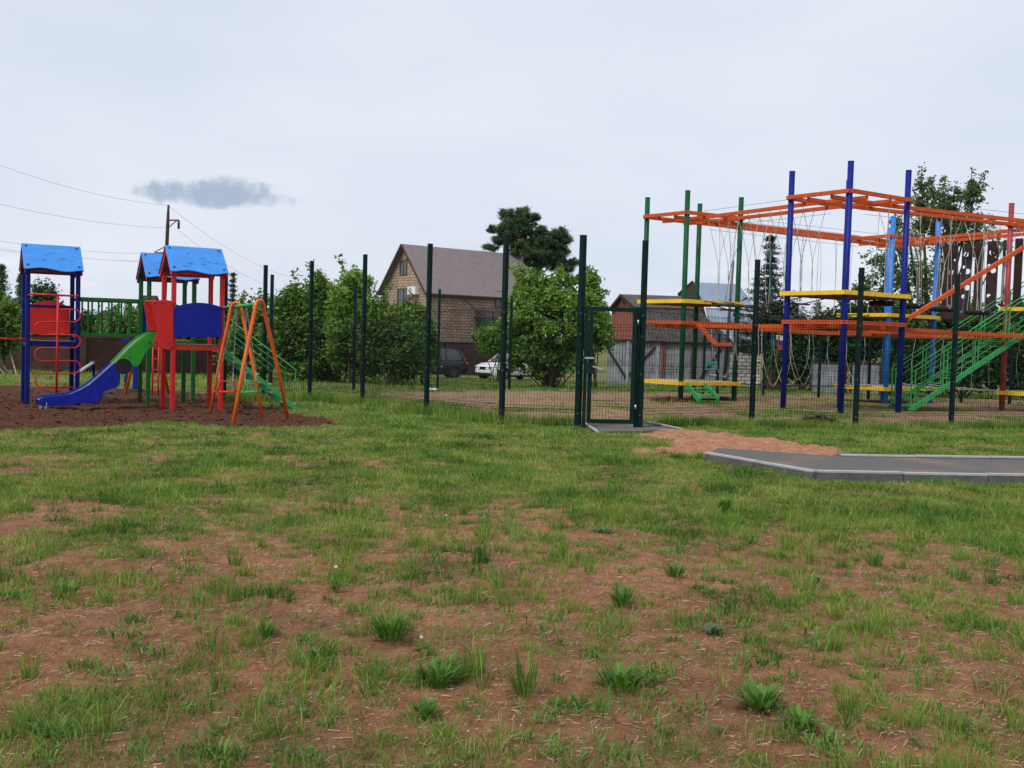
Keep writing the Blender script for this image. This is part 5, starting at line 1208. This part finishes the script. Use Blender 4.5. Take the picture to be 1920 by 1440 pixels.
def lone_pole(name, px, py, pxt, pt, d, r, m_, lb, cat='pole'):
    P = W(px, py, d); z0 = float(zbase(P.y)); Tt = W(pxt, pt, d); o = MB().tube([V3((P.x, P.y, z0-.2)), Tt], [r, r*.7], 8).build(name, m_, None, V3((P.x, P.y, z0))); return tag(o, lb, cat)
lone_pole('wooden_pole', 625, 700, 627, 522, 55, .06, 'bark_pale', 'thin grey pole sticking up out of the thicket')
lone_pole('metal_pole', 1357, 708, 1375, 489, 52, .09, 'wire_black', 'thin dark leaning pole in front of the white brick wall')
# flag
fl = thing('flag', W(1452, 705, 43), 'small white, blue and red tricolour flag on a leaning wooden stick', 'flag')
A, B = W(1450, 705, 43), W(1462, 622, 43); MB().tube([A+V3((0, 0, -.3)), B], .035, 6).build('stick', 'bark', fl)
for k, m_ in enumerate(('flag_white', 'flag_blue', 'flag_red')):
    mb = MB(); n = 6; rows_ = []
    for i in range(n+1):
        for j in (0, 1):
            p = W(1456+14*i/n+1.5*math.sin(i+k), 628+9*(k+j)+(2.0*i/n), 43-.02*k)+V3((0, .06*math.sin(i*1.4), 0)); rows_.append(p)
    mb.v = rows_+[p+V3((0, .012, 0)) for p in rows_]; q = len(rows_)
    for i in range(n): mb.face((2*i, 2*i+2, 2*i+3, 2*i+1)); mb.face((q+2*i, q+2*i+1, q+2*i+3, q+2*i+2))
    mb.build('stripe', m_, fl)
# bench beyond the fence
bt = thing('bench', W(1332, 704, 44), 'small teal bench beyond the far fence before the grey planks', 'bench')
A, B = W(1319, 693, 44), W(1343, 692, 44); MB().bar(A, B, .35, .05).build('seat', 'teal_paint', bt); MB().bar(A+V3((0, .2, .25)), B+V3((0, .2, .25)), .04, .18).build('backrest', 'teal_paint', bt)
for q in (A, B): MB().bar(q, V3((q.x, q.y, q.z-.5)), .05).build('leg', 'wire_black', bt)
tag(MB().tube([W(1331, 703, 43), W(1362, 708, 43)], .05, 6).build('white_log', 'weathered_grey', None, W(1331, 703, 43)), 'pale log lying on the grass beside the teal bench', 'log')
mk9 = G(812, 733); tag(MB().tube([mk9+V3((-.12, 0, .04)), mk9+V3((.12, 0, .05))], .045, 8).build('pipe_stub', 'white_plastic', None, mk9), 'short white pipe stub lying by a far fence post', 'pipe')

# ------------------------------------------------------------------ heaps of earth
def heap(name, px, py, wpx, h, label, m_='clod_dark', n=160):
    P = G(px, py); w_ = wpx*P.y/FPX/2; z0 = float(zbase(P.y)); mb = MB(); R2 = random.Random(px)
    for i in range(n):
        a = R2.uniform(0, 6.28); r = R2.random()**.6; x, y = P.x+math.cos(a)*r*w_, P.y+math.sin(a)*r*w_*.8; z = z0+h*(1-r)**.8*R2.uniform(.3, 1); s = R2.uniform(.03, .08)
        mb.ball((x, y, z), s, 6, 4, (R2.uniform(.8, 2), R2.uniform(.8, 1.6), .6))
    for i in range(n):
        a = R2.uniform(0, 6.28); r = R2.random()**.5; x, y = P.x+math.cos(a)*r*w_, P.y+math.sin(a)*r*w_*.8; z = z0+h*(1-r)*R2.uniform(.6, 1.15)+.02; b = R2.uniform(0, 6.28); l = R2.uniform(.05, .2)
        mb.tube([(x, y, z), (x+math.cos(b)*l, y+math.sin(b)*l, z+R2.uniform(-.02, .08))], .005, 3, False)
    tag(mb.build(name, m_, None, V3((P.x, P.y, z0))), label, 'heap')
heap('dead_grass_heap', 1535, 797, 100, .2, 'dark heap of dead roots and earth beside a fence post')
heap('earth_heap', 1255, 752, 60, .12, 'low brown earth heap left of the green ramp', 'clod', 70); heap('earth_heap', 1345, 750, 60, .12, 'low brown earth heap right of the green ramp', 'clod', 70)

# ------------------------------------------------------------------ trees and bushes
def leaf_cloud(C, rad, nper, size, rng, squash=1.0, droop=0, aspect=.5, spread=.45):
    """C (n,3) clump centres; returns V,F of diamond leaves"""
    n = len(C); tot = n*nper; c = np.repeat(C, nper, 0)
    rr = rad if np.ndim(rad) == 0 else np.repeat(rad, nper)[:, None]
    p = rng.normal(size=(tot, 3)); p /= np.linalg.norm(p, axis=1)[:, None]+1e-9; p *= (rng.random(tot)**spread*np.where(rng.random(tot) < .12, 1.55, 1.0))[:, None]; p[:, 2] *= squash
    p = c+p*rr; s = size*(.6+.8*rng.random(tot))
    d = rng.normal(size=(tot, 3)); d[:, 2] = d[:, 2]*.6-droop; d /= np.linalg.norm(d, axis=1)[:, None]
    e = rng.normal(size=(tot, 3)); e -= d*(e*d).sum(1)[:, None]; e /= np.linalg.norm(e, axis=1)[:, None]+1e-9
    d *= s[:, None]; e *= (s*aspect)[:, None]
    V = np.stack([p-d, p+e*1.0, p+d, p-e*1.0], 1).reshape(-1, 3); b = np.arange(tot)*4
    return V, np.stack([b, b+1, b+2, b+3], 1)
def px_blobs(bl, d, dd):
    """(px,py,rx,ry) blobs at distance d to world ellipsoids"""
    out = []
    for (x, y, rx, ry, *o) in bl:
        dl = d+(o[0] if o else 0); c = W(x, y, dl); out.append((c, rx*dl/FPX, dd*rx*dl/FPX, ry*dl/FPX))
    return out
def shrub(name, base_px, d, bl, n, rad, nper, size, m_, label, cat, stems=9, sm='bark', seed=1, dd=.8, shell=.55, sprig=0, group=None, aspect=.5, squash=1.0, stem_r=.03):
    rng = np.random.default_rng(seed); B = W(base_px, 700, d); z0 = float(zbase(B.y)); B = V3((B.x, B.y, z0)); t = thing(name, B, label, cat, group)
    E = px_blobs(bl, d, dd); wts = np.array([e[1]*e[3] for e in E]); wts /= wts.sum(); C = []
    for i in range(n):
        c, rx, ry, rz_ = E[rng.choice(len(E), p=wts)]; q = rng.normal(size=3); q /= np.linalg.norm(q); q *= (shell+(1-shell)*rng.random())
        p = np.array([c.x+q[0]*rx, c.y+q[1]*ry, c.z+q[2]*rz_])
        if p[2] < z0+.1: p[2] = z0+.1+rng.random()*.3
        C.append(p)
    C = np.array(C); rads = rad*(.35+1.0*rng.random(len(C))**1.3)
    Vs, Fs = leaf_cloud(C, rads, nper, size, rng, squash, aspect=aspect, spread=.6); Vl, Fl, off = [Vs], [Fs], len(Vs)
    # sprigs that break the outline
    st_ = MB()
    top = C[np.argsort(-C[:, 2])[:max(4, len(C)//3)]]
    for k in range(sprig):
        c = top[rng.integers(len(top))]; l = rad*(.7+1.5*rng.random()); dr = np.array([rng.normal()*.6, rng.normal()*.6, 1.0]); dr /= np.linalg.norm(dr)
        ps = np.array([c+dr*l*s for s in np.linspace(.15, 1, 7)]); ps = ps+rng.normal(size=ps.shape)*rad*.12; V, F = leaf_cloud(ps, rad*.42, max(4, nper//11), size*.95, rng); Vl.append(V); Fl.append(F+off); off += len(V)
        st_.tube([V3(c), V3(c+dr*l)], [stem_r*.3, stem_r*.12], 4, False)
    np_mesh('foliage', np.concatenate(Vl), np.concatenate(Fl), m_, t)
    tr_ = MB()
    for k in range(stems):
        c = V3(C[rng.integers(len(C))]); b0 = B+V3((rng.normal()*.2, rng.normal()*.2, -.1)); mid = b0.lerp(c, .5)+V3((rng.normal()*.15, rng.normal()*.15, .2)); tr_.tube([b0, b0.lerp(mid, .5), mid, c], [stem_r, stem_r*.85, stem_r*.6, stem_r*.25], 5, False)
    tr_.v += [q for q in st_.v] if False else []
    off2 = len(tr_.v); tr_.v += st_.v; tr_.f += [tuple(i+off2 for i in f) for f in st_.f]; tr_.mi += st_.mi; tr_.sm += st_.sm
    if tr_.v: tr_.build('trunk', sm, t)
    return t
g1 = 'bushes of the long thicket left of the brick house'
shrub('bush', 470, 41, [(470, 640, 42, 62), (485, 605, 35, 38), (465, 675, 45, 35)], 120, .45, 130, .085, 'leaf_mid', 'leafy bush behind the orange swing at the left end of the thicket', 'bush', seed=1, sprig=14)
shrub('bush', 545, 39, [(545, 615, 52, 58), (560, 655, 60, 55), (555, 570, 26, 30)], 170, .45, 140, .085, 'leaf_mid', 'large bush with pointed shoots second from left in the thicket', 'bush', seed=2, sprig=22)
shrub('bush', 610, 40, [(603, 565, 30, 38), (610, 625, 50, 62), (615, 670, 55, 40)], 150, .45, 140, .085, 'leaf_mid', 'bush around the thin grey pole in the thicket', 'bush', seed=3, sprig=20)
shrub('bush', 668, 38, [(665, 545, 24, 42), (668, 615, 50, 60), (670, 670, 60, 35)], 170, .42, 140, .08, 'leaf_bright', 'tallest thicket bush with bright shoots standing above the others', 'bush', seed=4, sprig=34)
shrub('bush', 735, 37, [(730, 622, 48, 46), (750, 655, 60, 50), (695, 610, 35, 45)], 190, .42, 150, .08, 'leaf_mid', 'rounded bush before the gable wall of the brick house', 'bush', seed=5, sprig=14)
shrub('bush', 790, 38, [(785, 650, 36, 55), (775, 610, 28, 35)], 110, .36, 140, .08, 'leaf_mid', 'dark bush at the right end of the thicket beside the black car', 'bush', seed=6, sprig=8)
shrub('bush', 1035, 41, [(1015, 555, 48, 50), (1060, 565, 50, 55), (1040, 620, 92, 68), (985, 600, 48, 62), (1095, 610, 48, 56), (930, 635, 32, 30), (1030, 670, 60, 38), (1130, 640, 22, 34), (978, 530, 18, 26), (972, 655, 26, 42)], 520, .33, 78, .085, 'leaf_bright', 'big bright green bush spreading between the brick house and the gate', 'bush', stems=40, seed=7, sprig=70, shell=.35)
shrub('bush', 1115, 43, [(1108, 560, 18, 45), (1120, 600, 26, 40)], 60, .3, 110, .08, 'leaf_bright', 'slim shoots of a bush just right of the tall gate post', 'bush', seed=8, sprig=16, stems=6)
shrub('bush', 925, 50, [(915, 640, 30, 22), (940, 625, 25, 20)], 50, .35, 110, .08, 'leaf_mid', 'small bush in front of the brown fence left of the white car', 'bush', seed=9, sprig=6, stems=6)
shrub('bush', 20, 38, [(5, 620, 36, 48), (18, 595, 20, 35), (-40, 620, 60, 70)], 170, .4, 130, .08, 'leaf_mid', 'green bush with pale stems at the left edge before the board fence', 'bush', sm='bark_pale', seed=10, sprig=16)
shrub('bush', 225, 50, [(225, 612, 36, 30), (205, 622, 26, 26), (250, 618, 20, 28)], 120, .4, 110, .09, 'leaf_mid', 'green bush behind the plank bridge', 'bush', seed=11, sprig=12)
shrub('bush', 165, 55, [(162, 618, 14, 24), (140, 626, 18, 20)], 60, .4, 90, .1, 'leaf_dark', 'small dark bush between the two turrets', 'bush', seed=12, sprig=6)
shrub('bush', 330, 52, [(340, 640, 45, 30), (390, 635, 35, 34), (425, 630, 25, 34)], 150, .45, 110, .1, 'leaf_dark', 'dark bush behind the red turret', 'bush', seed=13, sprig=10)
shrub('round_tree', 85, 75, [(85, 560, 16, 20), (83, 585, 22, 22)], 60, .7, 120, .13, 'leaf_pine', 'small round dark tree beyond the blue turret', 'tree', seed=14, sprig=4, stem_r=.12, stems=3)
# right side: sparse tall tree
shrub('deciduous_tree', 1740, 46, [(1740, 385, 42, 48), (1800, 375, 45, 40), (1770, 430, 70, 40), (1690, 450, 55, 40), (1650, 505, 48, 42), (1720, 520, 80, 45), (1830, 440, 40, 50), (1670, 570, 60, 35), (1760, 585, 80, 40), (1825, 350, 18, 18), (1612, 545, 30, 32), (1872, 470, 26, 36), (1775, 345, 20, 16)],
      420, .40, 34, .085, 'leaf_grey', 'tall airy deciduous tree rising behind the dark blue and light blue poles', 'tree', stems=46, seed=15, sprig=46, shell=.3, stem_r=.09)
shrub('hedge', 1800, 42, [(1720, 665, 60, 65), (1790, 660, 60, 75), (1860, 655, 60, 80), (1930, 650, 60, 85), (1990, 650, 50, 85)], 420, .5, 120, .1, 'leaf_dark', 'dark dense hedge behind the green stairs at right', 'hedge', seed=16, sprig=20, dd=.5)
shrub('hedge', 1500, 47, [(1475, 675, 25, 35), (1500, 655, 50, 60), (1560, 640, 45, 55), (1620, 630, 40, 50), (1600, 600, 45, 22)], 330, .5, 110, .1, 'leaf_dark', 'dark green hedge between the dark blue poles behind the rope course', 'hedge', seed=17, sprig=16, dd=.4)
shrub('bush', 1560, 62, [(1570, 625, 30, 14), (1620, 610, 35, 18), (1690, 610, 30, 30)], 70, .5, 100, .12, 'leaf_bright', 'light green distant bush seen above the lower orange beams', 'bush', seed=18, sprig=6)

def conifer(name, px, d, ytop, ybase, wpx, m_, label, seed, tiers=16, dens=60, gap=.0, bare=.1):
    rng = np.random.default_rng(seed); B = W(px, 700, d); z0 = float(zbase(B.y)); B = V3((B.x, B.y, z0)); zt = topz(B, ytop); zb = topz(B, ybase); t = thing(name, B, label, 'tree')
    MB().tube([B+V3((0, 0, -.2)), V3((B.x, B.y, (z0+zt)/2)), V3((B.x+.05, B.y, zt))], [.16, .1, .02], 7).build('trunk', 'bark', t)
    H = zt-zb; Wd = wpx*d/FPX/2*1.05; Vl = []; Fl = []; off = 0; br = MB()
    for i in range(tiers):
        f = (i+.3)/tiers; z = zt-H*f**.92; r = Wd*(f**.75)*(.75+.5*rng.random()); nb = 5+int(5*f)
        for k in range(nb):
            a = 6.283*(k+rng.random())/nb; rl_ = r*(.3+1.0*rng.random()); dr = np.array([math.cos(a), math.sin(a), 0]); p0 = np.array([B.x, B.y, z+rng.normal()*.05]); m = max(3, int(rl_/.16)); s = np.linspace(.18, 1, m)
            ps = p0+dr*rl_*s[:, None]; ps[:, 2] += -.28*rl_*s+.22*rl_*s**3; br.tube([V3(p0), V3(ps[m//2]), V3(ps[-1])], [.025, .015, .006], 4, False)
            V, F = leaf_cloud(ps, .23, max(5, int(dens/7)), .13, rng, .55, droop=.5, aspect=.16); Vl.append(V); Fl.append(F+off); off += len(V)
    V, F = leaf_cloud(np.array([[B.x+.05, B.y, zt-.1*k] for k in range(6)]), .07, 14, .09, rng, 1, aspect=.18); Vl.append(V); Fl.append(F+off)
    br.tube([V3((B.x, B.y, z0)), V3((B.x, B.y, zt-.3))], [.03, .01], 4); br.build('limbs', 'bark', t); np_mesh('foliage', np.concatenate(Vl), np.concatenate(Fl), m_, t); return t
conifer('spruce_tree', 1436, 50, 443, 660, 125, 'leaf_spruce', 'ragged narrow spruce behind the hanging ropes', 21, 19, 110)
conifer('spruce_tree', 1528, 70, 566, 640, 62, 'leaf_pine', 'small dark conifer low between the dark blue poles', 22, 10, 70)
conifer('spruce_tree', 434, 75, 512, 650, 40, 'leaf_spruce', 'slim distant conifer behind the mesh fence at left', 23, 16, 70)
conifer('spruce_tree', 2, 60, 497, 640, 90, 'leaf_pine', 'dark conifer cut by the left edge of the picture', 24, 18, 90)
conifer('spruce_tree', 38, 62, 515, 640, 48, 'leaf_pine', 'narrow dark conifer just left of the blue turret', 25, 16, 80)
shrub('spruce_underwood', 1440, 49, [(1450, 600, 25, 18), (1475, 590, 30, 22), (1465, 640, 30, 35)], 90, .4, 110, .09, 'leaf_spruce', 'low dark conifer branches at the foot of the ragged spruce', 'bush', seed=26, sprig=3, aspect=.25)

# pine behind the house: clumped, horizontal pads
def pine(name, base_px, d, pads, label, seed):
    rng = np.random.default_rng(seed); B = W(base_px, 700, d); z0 = float(zbase(B.y)); B = V3((B.x, B.y, z0)); t = thing(name, B, label, 'tree')
    E = px_blobs(pads, d, .9); C = []; R9 = []
    br = MB(); tk = [B+V3((0, 0, -.3)), V3((B.x+.1, B.y, z0+4)), W(base_px-8, 470, d), W(base_px-22, 405, d)]; br.tube(tk, [.32, .26, .16, .05], 9)
    for c, rx, ry, rz_ in E:
        n = int(14+rx*ry*17)
        for i in range(n):
            q = rng.normal(size=3); q /= np.linalg.norm(q); q *= rng.random()**.4; C.append([c.x+q[0]*rx, c.y+q[1]*ry, c.z+q[2]*rz_]); R9.append(.17+.22*rng.random())
        j = tk[2].lerp(tk[3], rng.random()) if c.z > tk[2].z else tk[1].lerp(tk[2], rng.uniform(.4, 1)); br.tube([j, j.lerp(V3((c.x, c.y, c.z)), .6)+V3((0, 0, -.15)), V3((c.x, c.y, c.z))], [.09, .06, .02], 5, False)
    br.build('trunk', 'bark_pine', t); C = np.array(C)
    V, F = leaf_cloud(C, np.array(R9), 85, .18, rng, .7, droop=-.7, aspect=.085, spread=.7); np_mesh('foliage', V, F, 'leaf_pine', t)
pine('pine_tree', 1010, 84, [(950, 402, 14, 12), (975, 400, 20, 12), (1000, 410, 16, 12), (925, 430, 14, 7), (960, 425, 30, 12), (990, 430, 28, 14), (920, 464, 14, 5), (945, 452, 28, 9), (1045, 436, 22, 11), (1058, 448, 14, 14), (1020, 455, 32, 14), (985, 455, 30, 12), (1000, 478, 36, 12), (1050, 476, 22, 12), (1035, 495, 30, 12), (1075, 492, 12, 8), (960, 440, 24, 10), (1015, 435, 14, 10), (1060, 510, 20, 12), (985, 470, 40, 16), (1020, 480, 40, 20), (965, 432, 34, 14), (1040, 455, 30, 16), (980, 405, 18, 14), (1000, 500, 22, 12), (1035, 464, 26, 12), (970, 414, 26, 10)],
     'broad dark pine with layered crown behind the brick house', 31)
print('DONE', len(bpy.data.objects))
